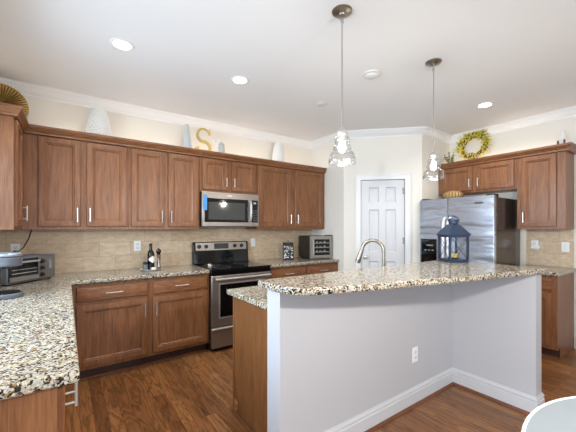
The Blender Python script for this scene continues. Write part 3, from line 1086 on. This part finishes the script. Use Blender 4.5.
bw = YB - 0.0142
plate('white outlet on the backsplash behind the oil bottle', (0.665, bw, 1.165), 0)
plate('white switch plate on the backsplash right of the stove', (2.165, bw, 1.165), 0, 'switch')
plate('white outlet on the backsplash above the toaster oven with a black plug', (-0.39, bw, 1.165), 0)
plate('white outlet on the backsplash nearest the fridge side with a white adapter', (XR - 0.0142, 1.375, 1.16), R(-90))
plate('white wall plate at the right end of the fridge side backsplash', (XR - 0.0142, 1.085, 1.15), R(-90), 'switch')
plate('white outlet low on the pale island half wall', (2.215, IY0 - 0.0002, 0.385), 0)
t = thing('plug_adapter', 'white adapter with folded paper plugged in right of the fridge', 'adapter', (XR - 0.023, 1.36, 1.12), R(-90))
obj('block', MB().box(-0.045, 0.045, -0.035, 0, 0.0, 0.028), 'white_plastic', t, 0.004)
obj('paper_fold', MB().prism_y([(-0.05, -0.002), (0.02, -0.022), (0.06, 0.012), (0.055, 0.016), (0.02, -0.016), (-0.05, 0.003)], -0.04, -0.004), 'paper', t)

# ------------------------------------------------------------------ toaster oven, set diagonally into the corner
t = thing('toaster_oven', 'dark grey toaster oven turned diagonally in the counter corner', 'toaster oven', (-0.375, 3.237, 0.914), R(47))
TW = 0.43
obj('body', MB().box(0, TW, 0.0, 0.255, 0.012, 0.222), 'grey_plastic', t, 0.008)
for x in (0.03, TW - 0.03):
    for y in (0.03, 0.225):
        obj('foot', MB().lathe([(0.012, 0), (0.012, 0.014)], 10, (x, y, 0)), 'black_plastic', t)
d = obj('glass_door', MB().box(0.012, 0.255, -0.012, 0.001, 0.03, 0.205), 'black_gloss', t, 0.003)
obj('rack', MB().box(0.03, 0.24, -0.0135, -0.011, 0.088, 0.093).box(0.03, 0.24, -0.0135, -0.011, 0.118, 0.122), 'nickel', d)
obj('door_frame', MB().box(0.012, 0.255, -0.015, -0.011, 0.03, 0.065), 'cooler_steel', d)
hm = MB().tube([(0.03, -0.042, 0.182), (0.24, -0.042, 0.182)], 0.008, 10)
for x in (0.05, 0.22):
    hm.tube([(x, -0.010, 0.182), (x, -0.042, 0.182)], 0.006, 8)
obj('handle', hm, 'nickel', d)
obj('control_panel', MB().box(0.262, TW - 0.006, -0.006, 0.001, 0.02, 0.214), 'panel_grey', t, 0.003)
for z in (0.055, 0.112, 0.170):
    obj('knob', MB().lathe([(0.019, 0), (0.019, 0.004), (0.015, 0.006), (0.014, 0.022), (0, 0.023)], 16, (0.292, -0.005, z), axis='y'), 'black_plastic', t)
obj('label_plate', MB().box(0.365, 0.388, -0.008, -0.005, 0.10, 0.175), 'silver_plastic', t)
pc = [(-0.39, bw - 0.012, 1.145), (-0.375, bw - 0.05, 1.14), (-0.325, bw - 0.09, 1.185), (-0.285, bw - 0.12, 1.27), (-0.262, bw - 0.14, 1.354)]
t = thing('power_cord', 'thin black power cord running from the corner outlet up behind the left cabinet', 'cord', (0, 0, 0))
obj('cable', MB().tube(pc, 0.005, 8), 'black_plastic', t)
obj('plug', MB().box(-0.405, -0.375, bw - 0.04, bw - 0.0090, 1.13, 1.158), 'black_plastic', t, 0.004)

# ------------------------------------------------------------------ coffee maker (left edge)
t = thing('coffee_maker', 'grey single-serve coffee maker with silver lid at the left end of the counter', 'coffee maker', (-0.402, 2.80, 0.914), R(55))
obj('base', MB().prism([(-0.09, 0.10), (-0.09, -0.08)] + arc(0.0, -0.10, 0.09, 180, 360, 12) + [(0.09, -0.08), (0.09, 0.10)], 0, 0.030), 'grey_plastic', t, 0.006)
obj('drip_tray', MB().lathe([(0.068, 0), (0.070, 0.008), (0.064, 0.010), (0.0, 0.008)], 24, (0, -0.105, 0.030)), 'black_plastic', t)
obj('column', MB().box(-0.085, 0.085, 0.0, 0.10, 0.030, 0.215), 'black_plastic', t, 0.02, segs=3)
obj('head', MB().prism([(-0.095, 0.10), (-0.095, -0.06)] + arc(0.0, -0.085, 0.095, 180, 360, 14) + [(0.095, -0.06), (0.095, 0.10)], 0.205, 0.268), 'grey_plastic', t, 0.010)
obj('lid', MB().prism([(-0.092, 0.10), (-0.092, -0.06)] + arc(0.0, -0.085, 0.098, 180, 360, 14) + [(0.092, -0.06), (0.092, 0.10)], 0.269, 0.292), 'silver_plastic', t, 0.012, segs=3)
obj('nozzle', MB().lathe([(0.022, 0.19), (0.03, 0.206)], 16, (0, -0.10, 0)), 'black_plastic', t)

# ------------------------------------------------------------------ tray with bottles
TX, TY, TZ = 0.755, 3.625, 0.914
tag(obj('tray', MB().lathe([(0.0, 0.0), (0.085, 0.0), (0.108, 0.010), (0.112, 0.016), (0.106, 0.014), (0.084, 0.005), (0.0, 0.005)], 36), 'white_ceramic', loc=(TX, TY, TZ)),
    'round white tray holding bottles on the back counter', 'tray')
t = thing('oil_bottle', 'tall dark glass bottle with a white label on the tray', 'bottle', (TX + 0.0, TY + 0.02, TZ + 0.0055))
obj('glass_body', MB().lathe([(0.0, 0.0), (0.033, 0.0), (0.036, 0.006), (0.036, 0.165), (0.030, 0.190), (0.016, 0.212), (0.0145, 0.25)], 24), 'bottle_glass', t)
lb = MB()
n = 10
for z0, z1 in ((0.075, 0.145),):
    vs = []
    for i in range(n + 1):
        a = R(-135 + 130 * i / n)
        hgt = 1 - abs(i - n / 2) / (n / 2)
        zc = (z0 + z1) / 2
        hh = 0.010 + 0.030 * hgt
        vs += [(0.0366 * math.cos(a), 0.0366 * math.sin(a), zc - hh), (0.0366 * math.cos(a), 0.0366 * math.sin(a), zc + hh)]
    lb.add(vs, [(2 * i, 2 * i + 2, 2 * i + 3, 2 * i + 1) for i in range(n)])
obj('paper_label', lb, 'paper', t)
obj('cap', MB().lathe([(0.0165, 0.248), (0.0165, 0.278), (0.012, 0.282), (0.0, 0.282)], 20), 'black_plastic', t)
t = thing('pepper_mill', 'slim dark pepper mill with a round top on the tray right of the bottle', 'pepper mill', (TX + 0.075, TY - 0.005, TZ + 0.006))
obj('body', MB().lathe([(0.0, 0.0), (0.026, 0.0), (0.027, 0.012), (0.021, 0.03), (0.017, 0.07), (0.019, 0.12), (0.023, 0.15), (0.022, 0.158)], 22), 'wicker_dark', t)
obj('head', MB().lathe([(0.020, 0.158), (0.016, 0.164), (0.024, 0.178), (0.027, 0.195), (0.022, 0.213), (0.008, 0.221), (0.006, 0.229), (0.0, 0.231)], 22, cap=False), 'black_gloss', t)
obj('metal_sleeve', MB().lathe([(0.0225, 0.026), (0.0182, 0.07), (0.0202, 0.12), (0.0202, 0.125)], 22, cap=False), 'chrome', t)
t = thing('salt_jar', 'small squat jar with black lid on the tray left of the bottle', 'jar', (TX - 0.062, TY - 0.015, TZ + 0.0055))
obj('glass_body', MB().lathe([(0.0, 0.0), (0.026, 0.0), (0.028, 0.006), (0.028, 0.05), (0.022, 0.062)], 20), 'grey_plastic', t)
obj('lid', MB().lathe([(0.024, 0.061), (0.024, 0.084), (0.020, 0.088), (0.0, 0.088)], 20, cap=False), 'black_plastic', t)
tag(obj('dish', MB().lathe([(0.0, 0.0), (0.018, 0.0), (0.034, 0.022), (0.032, 0.024), (0.016, 0.005), (0.0, 0.005)], 24), 'white_ceramic', loc=(TX + 0.012, TY - 0.055, TZ + 0.0055)),
    'tiny white dish at the front of the bottle tray', 'dish')

# ------------------------------------------------------------------ canister and wine cooler on the right counter
t = thing('tin_canister', 'black patterned tin canister beside the wine cooler', 'canister', (2.605, 3.66, 0.914), R(-30))
obj('body', MB().box(-0.075, 0.075, -0.06, 0.06, 0, 0.225), 'black_plastic', t, 0.008)
pt = MB()
rr = random.Random(4)
for i in range(64):
    x = rr.uniform(-0.070, 0.05)
    z = rr.uniform(0.015, 0.20)
    w_, h_ = rr.uniform(0.008, 0.022), rr.uniform(0.004, 0.012)
    pt.prism_y([(x, z), (x + w_, z + rr.uniform(-0.005, 0.005)), (x + w_ * 0.8, z + h_), (x + 0.2 * w_, z + h_ * 0.8)], -0.0612, -0.0598)
obj('pattern', pt, 'paper', t)
obj('lid', MB().box(-0.070, 0.070, -0.055, 0.055, 0.2255, 0.248), 'black_plastic', t, 0.008)
obj('lid_knob', MB().lathe([(0.010, 0.248), (0.008, 0.256), (0.016, 0.266), (0.012, 0.276), (0.0, 0.278)], 16, cap=False), 'silver_plastic', t)

t = thing('wine_cooler', 'small countertop wine cooler with black side and steel framed glass door', 'wine cooler', (2.865, 3.475, 0.914), R(-13))
CW, CH = 0.355, 0.34
obj('body', MB().box(0, CW, 0.03, 0.40, 0.012, CH), 'black_plastic', t, 0.006)
for x in (0.03, CW - 0.03):
    for y in (0.06, 0.35):
        obj('foot', MB().lathe([(0.012, 0), (0.012, 0.013)], 10, (x, y, 0)), 'black_plastic', t)
fr = MB()
fr.box(0.0, 0.065, -0.005, 0.029, 0.014, CH - 0.002).box(CW - 0.035, CW, -0.005, 0.029, 0.014, CH - 0.002)
fr.box(0.065, CW - 0.035, -0.005, 0.029, 0.014, 0.06).box(0.065, CW - 0.035, -0.005, 0.029, CH - 0.05, CH - 0.002)
d = obj('door', fr, 'cooler_steel', t, 0.002)
obj('window', MB().box(0.065, CW - 0.035, 0.008, 0.024, 0.06, CH - 0.05), 'black_gloss', d)
for z in (0.10, 0.165, 0.23):
    obj('shelf', MB().box(0.07, CW - 0.04, 0.0, 0.0085, z, z + 0.012).box(0.10, 0.12, 0.001, 0.0075, z + 0.012, z + 0.032).box(0.15, 0.185, 0.001, 0.0075, z + 0.012, z + 0.026).box(0.22, 0.25, 0.001, 0.0075, z + 0.012, z + 0.034), 'cooler_steel', d)
obj('handle', MB().tube([(0.035, -0.005, 0.06), (0.035, -0.03, 0.07), (0.035, -0.03, 0.27), (0.035, -0.005, 0.28)], 0.007, 8), 'nickel', d)
obj('top_trim', MB().box(CW - 0.10, CW, -0.008, 0.05, CH, CH + 0.012), 'black_plastic', t, 0.003)

# ------------------------------------------------------------------ lantern on the bar
t = thing('lantern', 'dark blue metal candle lantern with crossed wires on the granite bar', 'lantern', (2.822, 1.420, 1.0703), R(-35.42 + 5))
S = 0.092
obj('base', MB().box(-S, S, -S, S, 0.0, 0.010).box(-S + 0.006, S - 0.006, -S + 0.006, S - 0.006, 0.010, 0.026), 'blue_metal', t, 0.002)
po = MB()
for sx in (-1, 1):
    for sy in (-1, 1):
        obj('post', MB().box(sx * (S - 0.010) - 0.008, sx * (S - 0.010) + 0.008, sy * (S - 0.010) - 0.008, sy * (S - 0.010) + 0.008, 0.026, 0.232), 'blue_metal', t, 0.001)
obj('top_frame', MB().box(-S, S, -S, -S + 0.014, 0.218, 0.236).box(-S, S, S - 0.014, S, 0.218, 0.236).box(-S, -S + 0.014, -S + 0.014, S - 0.014, 0.218, 0.236)
    .box(S - 0.014, S, -S + 0.014, S - 0.014, 0.218, 0.236), 'blue_metal', t)
rf = MB()
lv = [(S + 0.010, 0.236), (S + 0.010, 0.242), (0.040, 0.330), (0.036, 0.332)]
vs = []
for r_, z in lv:
    vs += [(-r_, -r_, z), (r_, -r_, z), (r_, r_, z), (-r_, r_, z)]
fs = [(3, 2, 1, 0), (12, 13, 14, 15)]
for i in range(3):
    fs += [(i * 4 + j, i * 4 + (j + 1) % 4, i * 4 + 4 + (j + 1) % 4, i * 4 + 4 + j) for j in range(4)]
rf.add(vs, fs)
obj('roof', rf, 'blue_metal', t, 0.001)
obj('chimney', MB().lathe([(0.036, 0.332), (0.036, 0.366), (0.046, 0.368), (0.046, 0.378), (0.026, 0.389), (0.0, 0.391)], 24, cap=False), 'blue_metal', t)
rg = [(0.052 * math.cos(a), -0.035 + 0.030 * math.sin(a) * 0.2, 0.355 + 0.042 * math.sin(a)) for a in [2 * PI * i / 28 for i in range(28)]]
obj('carry_ring', MB().tube([(0.050 * math.cos(a) - 0.01, 0.020 * math.sin(a) - 0.02, 0.372 + 0.036 * math.sin(a)) for a in [2 * PI * i / 28 for i in range(28)]], 0.0045, 8, True), 'blue_metal', t)
for ax in range(4):
    m = MB()
    a = PI / 2 * ax
    cs, sn = math.cos(a), math.sin(a)
    def rp(x, y, z):
        return (x * cs - y * sn, x * sn + y * cs, z)
    q = S - 0.018
    m.tube([rp(-q, -S + 0.006, 0.028), rp(q, -S + 0.006, 0.216)], 0.0022, 6)
    m.tube([rp(q, -S + 0.004, 0.028), rp(-q, -S + 0.004, 0.216)], 0.0022, 6)
    obj('cross_wire', m, 'dark_wire', t)
    g = MB().add([rp(-q, -S + 0.011, 0.027), rp(q, -S + 0.011, 0.027), rp(q, -S + 0.011, 0.217), rp(-q, -S + 0.011, 0.217)], [(0, 1, 2, 3)])
    obj('glass_pane', g, 'window_glass', t)
t = thing('candle', 'short yellow candle in a dark dish inside the blue lantern', 'candle', (2.822, 1.420, 1.0968))
obj('dish', MB().lathe([(0.0, 0.0), (0.040, 0.0), (0.050, 0.012), (0.047, 0.013), (0.036, 0.004), (0.0, 0.004)], 24), 'black_plastic', t)
obj('wax', MB().lathe([(0.0, 0.0045), (0.034, 0.0045), (0.035, 0.04), (0.030, 0.046), (0.010, 0.043), (0.0, 0.043)], 24), 'candle_wax', t)
obj('wick', MB().tube([(0, 0, 0.043), (0.002, 0, 0.055)], 0.0015, 6), 'wick', t)

# ------------------------------------------------------------------ basket on the fridge
t = thing('bread_basket', 'oval striped wicker basket on top of the fridge', 'basket', (4.10, 2.07, FT + 0.0005), R(-90))
bm = MB()
seg = 40
prof = [(0.0, 0.0), (0.085, 0.0), (0.118, 0.018), (0.128, 0.045), (0.120, 0.072), (0.092, 0.096), (0.045, 0.108), (0.0, 0.110)]
bm.lathe(prof, seg)
bm.v = [(x * 1.0, y * 0.72, z) for x, y, z in bm.v]
bm.mi = [0 for _ in bm.f]
obj('body', bm, 'wicker', t)
for k in range(20):
    a = 2 * PI * k / 20
    pts = [(r_ * 1.012 * math.cos(a), r_ * 0.73 * math.sin(a), z + 0.001) for r_, z in prof[1:-1]]
    obj('dark_stripe', MB().tube(pts, 0.005, 6), 'wicker_dark', t)

# ------------------------------------------------------------------ decorations on the cabinets
ZT = 2.2355
# ribbed gold plate standing in the corner
t = thing('gold_plate', 'round ribbed gold plate standing on the left corner cabinet', 'plate', (-0.45, 3.60, ZT), R(10))
m = MB()
n = 48
R0 = 0.186
vs = [(0, 0.0, R0)]
fs = []
rad = [0.028, 0.075, 0.13, 0.18]
for r_ in rad:
    for j in range(n * 2):
        a = PI * j / n
        dy = -0.010 * (1 if j % 2 else -1) * (r_ / 0.163) - 0.02 + 0.03 * (1 - r_ / 0.163)
        vs.append((r_ * math.cos(a), dy, R0 + r_ * math.sin(a)))
N = n * 2
for j in range(N):
    fs.append((0, 1 + j, 1 + (j + 1) % N))
for i in range(len(rad) - 1):
    for j in range(N):
        fs.append((1 + i * N + j, 1 + (i + 1) * N + j, 1 + (i + 1) * N + (j + 1) % N, 1 + i * N + (j + 1) % N))
m.add(vs, fs)
pl = obj('dish', m, 'gold', t)
sm = pl.modifiers.new('thickness', 'SOLIDIFY')
sm.thickness = 0.006
ds = MB()
for j in range(0, n):
    a = 2 * PI * j / n
    ds.tube([(0.03 * math.cos(a), -0.001, R0 + 0.03 * math.sin(a)), (0.176 * math.cos(a), -0.024, R0 + 0.176 * math.sin(a))], 0.0028, 5)
o = obj('ribs', ds, 'dark_gold', t)
obj('easel', MB().tube([(-0.07, -0.03, 0.004), (0.07, -0.03, 0.004)], 0.004, 6).tube([(0, -0.03, 0.004), (0, 0.09, 0.004)], 0.004, 6).tube([(0, 0.09, 0.004), (0, 0.045, 0.2)], 0.004, 6), 'dark_gold', t)

# hammered white vase
t = MB()
pr_ = [(0.0, 0.0), (0.075, 0.0), (0.088, 0.01), (0.100, 0.07), (0.099, 0.15), (0.088, 0.23), (0.070, 0.30), (0.048, 0.345), (0.034, 0.352), (0.028, 0.338), (0.0, 0.27)]
va = MB().lathe(pr_, 40)
dim = MB()
vt_ = thing('honeycomb_vase', 'white vase with a honeycomb surface above the first upper doors', 'vase', (0.275, 3.725, ZT))
obj('body', va, 'white_ceramic', vt_)
for i in range(15):
    z = 0.018 + i * 0.022
    for k in range(len(pr_) - 1):
        if pr_[k][1] <= z <= pr_[k + 1][1]:
            f_ = (z - pr_[k][1]) / max(1e-6, pr_[k + 1][1] - pr_[k][1])
            r_ = pr_[k][0] + f_ * (pr_[k + 1][0] - pr_[k][0])
            break
    for j in range(18):
        a = 2 * PI * (j + 0.5 * (i % 2)) / 18
        dim.sphere((r_ * math.cos(a), r_ * math.sin(a), z), 0.0095 * r_ / 0.07, 6, 4, 1, 1, 1)
obj('honeycomb_bumps', dim, 'white_ceramic', vt_)

o = obj('cone_vase', MB().lathe([(0.0, 0.0), (0.068, 0.0), (0.070, 0.006), (0.026, 0.345), (0.022, 0.350), (0.0, 0.350)], 8), 'grey_ceramic', loc=(1.160, 3.68, ZT))
tag(o, 'pale tapering cone vase left of the gold letter', 'vase')
o = obj('bullet_vase', MB().lathe([(0.0, 0.0), (0.074, 0.0), (0.084, 0.03), (0.088, 0.09), (0.082, 0.19), (0.068, 0.28), (0.052, 0.34), (0.040, 0.354), (0.034, 0.34), (0.0, 0.28)], 32), 'white_ceramic', loc=(2.475, 3.72, ZT))
tag(o, 'smooth white bullet-shaped vase above the wide cabinet doors', 'vase')

# gold serif letter S
def ribbon(center, widths, y0, y1):
    m = MB()
    n = len(center)
    center = [(x * 1.15, z * 1.27) for x, z in center]
    widths = [q * 1.02 for q in widths]
    L_, R_ = [], []
    for i in range(n):
        a = Vector(center[max(0, i - 1)])
        b = Vector(center[min(n - 1, i + 1)])
        d_ = (b - a).normalized()
        nn = Vector((-d_.y, d_.x))
        c_ = Vector(center[i])
        L_.append(c_ + nn * widths[i] / 2)
        R_.append(c_ - nn * widths[i] / 2)
    vs, fs = [], []
    for i in range(n):
        vs += [(L_[i].x, y0, L_[i].y), (R_[i].x, y0, R_[i].y), (R_[i].x, y1, R_[i].y), (L_[i].x, y1, L_[i].y)]
    for i in range(n - 1):
        for j in range(4):
            fs.append((i * 4 + j, i * 4 + (j + 1) % 4, i * 4 + 4 + (j + 1) % 4, i * 4 + 4 + j))
    fs.append((0, 1, 2, 3))
    fs.append(tuple((n - 1) * 4 + j for j in (3, 2, 1, 0)))
    m.add(vs, fs)
    return m


ctr, wd = [], []
Rr = 0.062
for i in range(0, 19):
    a = R(20 + (270 - 20) * i / 18)
    ctr.append((Rr * 0.98 * math.cos(a), 0.192 + 0.060 * math.sin(a)))
    wd.append(0.012 + 0.020 * min(1, i / 12))
for i in range(1, 21):
    a = R(90 - (90 + 165) * i / 20)
    ctr.append((Rr * 1.12 * math.cos(a), 0.066 + 0.066 * math.sin(a)))
    wd.append(0.034 if i < 8 else max(0.012, 0.034 - 0.022 * (i - 8) / 12))
sm = ribbon(ctr, wd, -0.012, 0.012)
sm.prism_y([(0.055, 0.254), (0.085, 0.249), (0.080, 0.325), (0.071, 0.320)], -0.012, 0.012)
sm.prism_y([(-0.110, 0.0), (-0.095, 0.0), (-0.046, 0.070), (-0.056, 0.105), (-0.105, 0.080)], -0.012, 0.012)
o = obj('letter', sm, 'gold', loc=(1.362, 3.69, ZT + 0.019), rotz=R(-12))
tag(o, 'gold serif letter S standing on the cabinets left of the microwave', 'letter')
ym = MB().prism_y([(-0.056, 0.235), (-0.032, 0.240), (0.002, 0.165), (0.036, 0.240), (0.056, 0.235), (0.013, 0.140), (0.013, 0.0), (-0.011, 0.0), (-0.011, 0.140)], -0.010, 0.010)
o = obj('letter', ym, 'white_ceramic', loc=(1.512, 3.68, ZT + 0.0005), rotz=R(-12))
tag(o, 'white letter Y standing between the gold letter and the grey jar', 'letter')
t = thing('ceramic_jar', 'small grey ceramic jar standing right of the white letter', 'jar', (1.592, 3.68, ZT))
obj('body', MB().lathe([(0.0, 0.0), (0.034, 0.0), (0.038, 0.01), (0.038, 0.15), (0.032, 0.170), (0.034, 0.174), (0.034, 0.180), (0.0, 0.180)], 24), 'grey_ceramic', t)
obj('lid', MB().lathe([(0.036, 0.1805), (0.036, 0.188), (0.020, 0.200), (0.008, 0.204), (0.010, 0.212), (0.0, 0.216)], 24, cap=False), 'grey_ceramic', t)

# yellow wreath leaning on the right wall
t = thing('wreath', 'yellow berry and twig wreath leaning on the wall above the fridge cabinet', 'wreath', (4.60, 2.055, ZT), R(-90))
rr = random.Random(11)
WR = 0.150
ZCW = 0.275
for k in range(5):
    ph = rr.uniform(0, 6)
    pts = []
    for i in range(48):
        a = 2 * PI * i / 48
        q = WR + 0.020 * math.sin(3 * a + ph) + rr.uniform(-0.006, 0.006)
        z = ZCW + q * math.sin(a)
        pts.append((q * math.cos(a), 0.10 * (z / 0.4) - 0.03 + 0.020 * math.cos(4 * a + ph), z))
    obj('twig_ring', MB().tube(pts, 0.006, 6, True), 'twig', t)
bm = MB()
lm = MB()
tw = MB()
for i in range(300):
    a = rr.uniform(0, 2 * PI)
    q = WR + rr.gauss(0.012, 0.026)
    z = max(0.02, ZCW + q * math.sin(a))
    c_ = (q * math.cos(a), 0.10 * (z / 0.4) - 0.03 + rr.uniform(-0.05, 0.02), z)
    bm.sphere(c_, rr.uniform(0.007, 0.012), 6, 4)
for i in range(80):
    a = rr.uniform(-0.4, PI + 0.4)
    q0, q1 = WR, WR + rr.uniform(0.04, 0.11)
    b_ = a - rr.uniform(0.1, 0.5)
    z0, z1 = ZCW + q0 * math.sin(a), max(0.01, ZCW + q1 * math.sin(b_))
    y0, y1 = 0.10 * (z0 / 0.4) - 0.04, 0.10 * (z1 / 0.4) - 0.07
    tw.tube([(q0 * math.cos(a), y0, z0), (q1 * math.cos(b_), y1, z1)], 0.002, 5)
    bm.sphere((q1 * math.cos(b_), y1, z1), rr.uniform(0.006, 0.010), 6, 4)
    lx = (q0 + q1) / 2
    am = (a + b_) / 2
    zz = (z0 + z1) / 2
    lm.sphere((lx * math.cos(am), (y0 + y1) / 2, zz), 0.012, 6, 4, 1.0, 0.4, 1.4)
ob = obj('berries', bm, 'berry_yellow', t)
ob['kind'] = 'stuff'
obj('sprigs', tw, 'twig', t)
ol = obj('leaves', lm, 'leaf_green', t)
ol['kind'] = 'stuff'
obj('stand', MB().tube([(-0.05, -0.045, 0.003), (-0.02, -0.02, 0.18)], 0.005, 6).tube([(0.05, -0.045, 0.003), (0.02, -0.02, 0.18)], 0.005, 6)
    .tube([(-0.04, -0.035, 0.075), (0.04, -0.035, 0.075)], 0.005, 6).tube([(0, -0.02, 0.18), (0, 0.04, 0.003)], 0.005, 6), 'dark_wire', t)
# sprig in a small pot at its left
t = thing('potted_sprig', 'small dark pot with trailing yellow-green sprigs left of the wreath', 'plant', (4.56, 2.345, ZT))
obj('pot', MB().lathe([(0.0, 0.0), (0.034, 0.0), (0.044, 0.05), (0.046, 0.056), (0.038, 0.054), (0.0, 0.046)], 20), 'grey_plastic', t)
sg, lg = MB(), MB()
for i in range(12):
    a = rr.uniform(0, 2 * PI)
    h_ = rr.uniform(0.06, 0.20)
    s_ = rr.uniform(0.02, 0.09)
    p1 = (s_ * math.cos(a), s_ * math.sin(a), 0.05 + h_)
    sg.tube([(0, 0, 0.048), (p1[0] * 0.4, p1[1] * 0.4, 0.05 + h_ * 0.6), p1], 0.002, 5)
    for f_ in (0.5, 0.75, 1.0):
        lg.sphere((p1[0] * f_, p1[1] * f_, 0.05 + h_ * f_), 0.013, 6, 4, 1, 0.6, 1)
obj('stems', sg, 'twig', t)
ol = obj('leaves', lg, 'leaf_green', t)
ol['kind'] = 'stuff'
# little figures at the right end
for i, (y, h_, lab) in enumerate(((1.090, 0.055, 'left of the two small dark candle stubs on the tall right cabinet'), (1.035, 0.06, 'right of the two small dark candle stubs beside the white cone'))):
    t = thing('candlestick', lab, 'candlestick', (4.46, y, ZT + 0.0), 0, 'dark stubs on the right cabinet')
    obj('foot', MB().lathe([(0.0, 0.0), (0.022, 0.0), (0.022, 0.04), (0.010, 0.047)], 14), 'wicker_dark', t)
    obj('stem', MB().lathe([(0.010, 0.046), (0.009, 0.046 + h_), (0.004, 0.05 + h_), (0, 0.05 + h_)], 14, cap=False), 'twig', t)
o = obj('cone_ornament', MB().lathe([(0.0, 0.0), (0.052, 0.0), (0.052, 0.01), (0.034, 0.13), (0.014, 0.25), (0.0, 0.265)], 20), 'white_ceramic', loc=(4.655, 1.095, ZT))
tag(o, 'white cone ornament at the right end of the cabinet top', 'ornament')

# ------------------------------------------------------------------ round table in the foreground
t = thing('round_table', 'round white table at the lower right edge', 'table', (1.300, -0.190, 0))
obj('tabletop', MB().lathe([(0.0, 0.705), (0.555, 0.705), (0.572, 0.712), (0.580, 0.724), (0.578, 0.735), (0.570, 0.740), (0.0, 0.740)], 72), 'table_top', t)
obj('edge_band', MB().tube([(0.574 * math.cos(a), 0.574 * math.sin(a), 0.7365) for a in [2 * PI * i / 72 for i in range(72)]], 0.006, 8, True), 'white_trim', t)
obj('pedestal', MB().lathe([(0.0, 0.0), (0.26, 0.0), (0.265, 0.012), (0.24, 0.022), (0.09, 0.04), (0.05, 0.08), (0.04, 0.30), (0.04, 0.55), (0.06, 0.65), (0.16, 0.700), (0.16, 0.7045), (0, 0.7045)], 40), 'white_trim', t)

# guessed unseen bowl chandelier over the round table (its light throws the bar's shadow on the half wall)
t = thing('chandelier', 'guessed unseen white glass bowl chandelier hanging over the round table', 'chandelier', (1.25, -0.12, ZC))
obj('canopy', MB().lathe([(0.0, -0.03), (0.02, -0.03), (0.06, -0.012), (0.065, -0.0005)], 28), 'nickel', t)
obj('rod', MB().tube([(0, 0, -0.03), (0, 0, -0.98)], 0.006, 10), 'nickel', t)
obj('bowl', MB().lathe([(0.0, -1.01), (0.08, -1.00), (0.15, -0.96), (0.19, -0.90), (0.185, -0.895), (0.145, -0.95), (0.08, -0.988), (0.0, -0.998)], 36, cap=False), 'white_ceramic', t)
for k in range(3):
    a = 2 * PI * k / 3
    obj('bulb', MB().sphere((0.09 * math.cos(a), 0.09 * math.sin(a), -0.91), 0.03, 14, 8), 'bulb_glow', t)
l = bpy.data.lights.new('chandelier_light', 'POINT')
l.energy = 98
l.color = (1.0, 0.96, 0.91)
l.shadow_soft_size = 0.05
lo = bpy.data.objects.new('chandelier_light', l)
COL.objects.link(lo)
lo.parent = t
lo.location = (0, 0, -1.06)
l = bpy.data.lights.new('chandelier_uplight', 'POINT')  # upward fill added to brighten the ceiling
l.energy = 4
l.color = (1.0, 0.96, 0.91)
l.shadow_soft_size = 0.06
lo = bpy.data.objects.new('chandelier_uplight', l)
COL.objects.link(lo)
lo.parent = t
lo.location = (0, 0, -0.80)
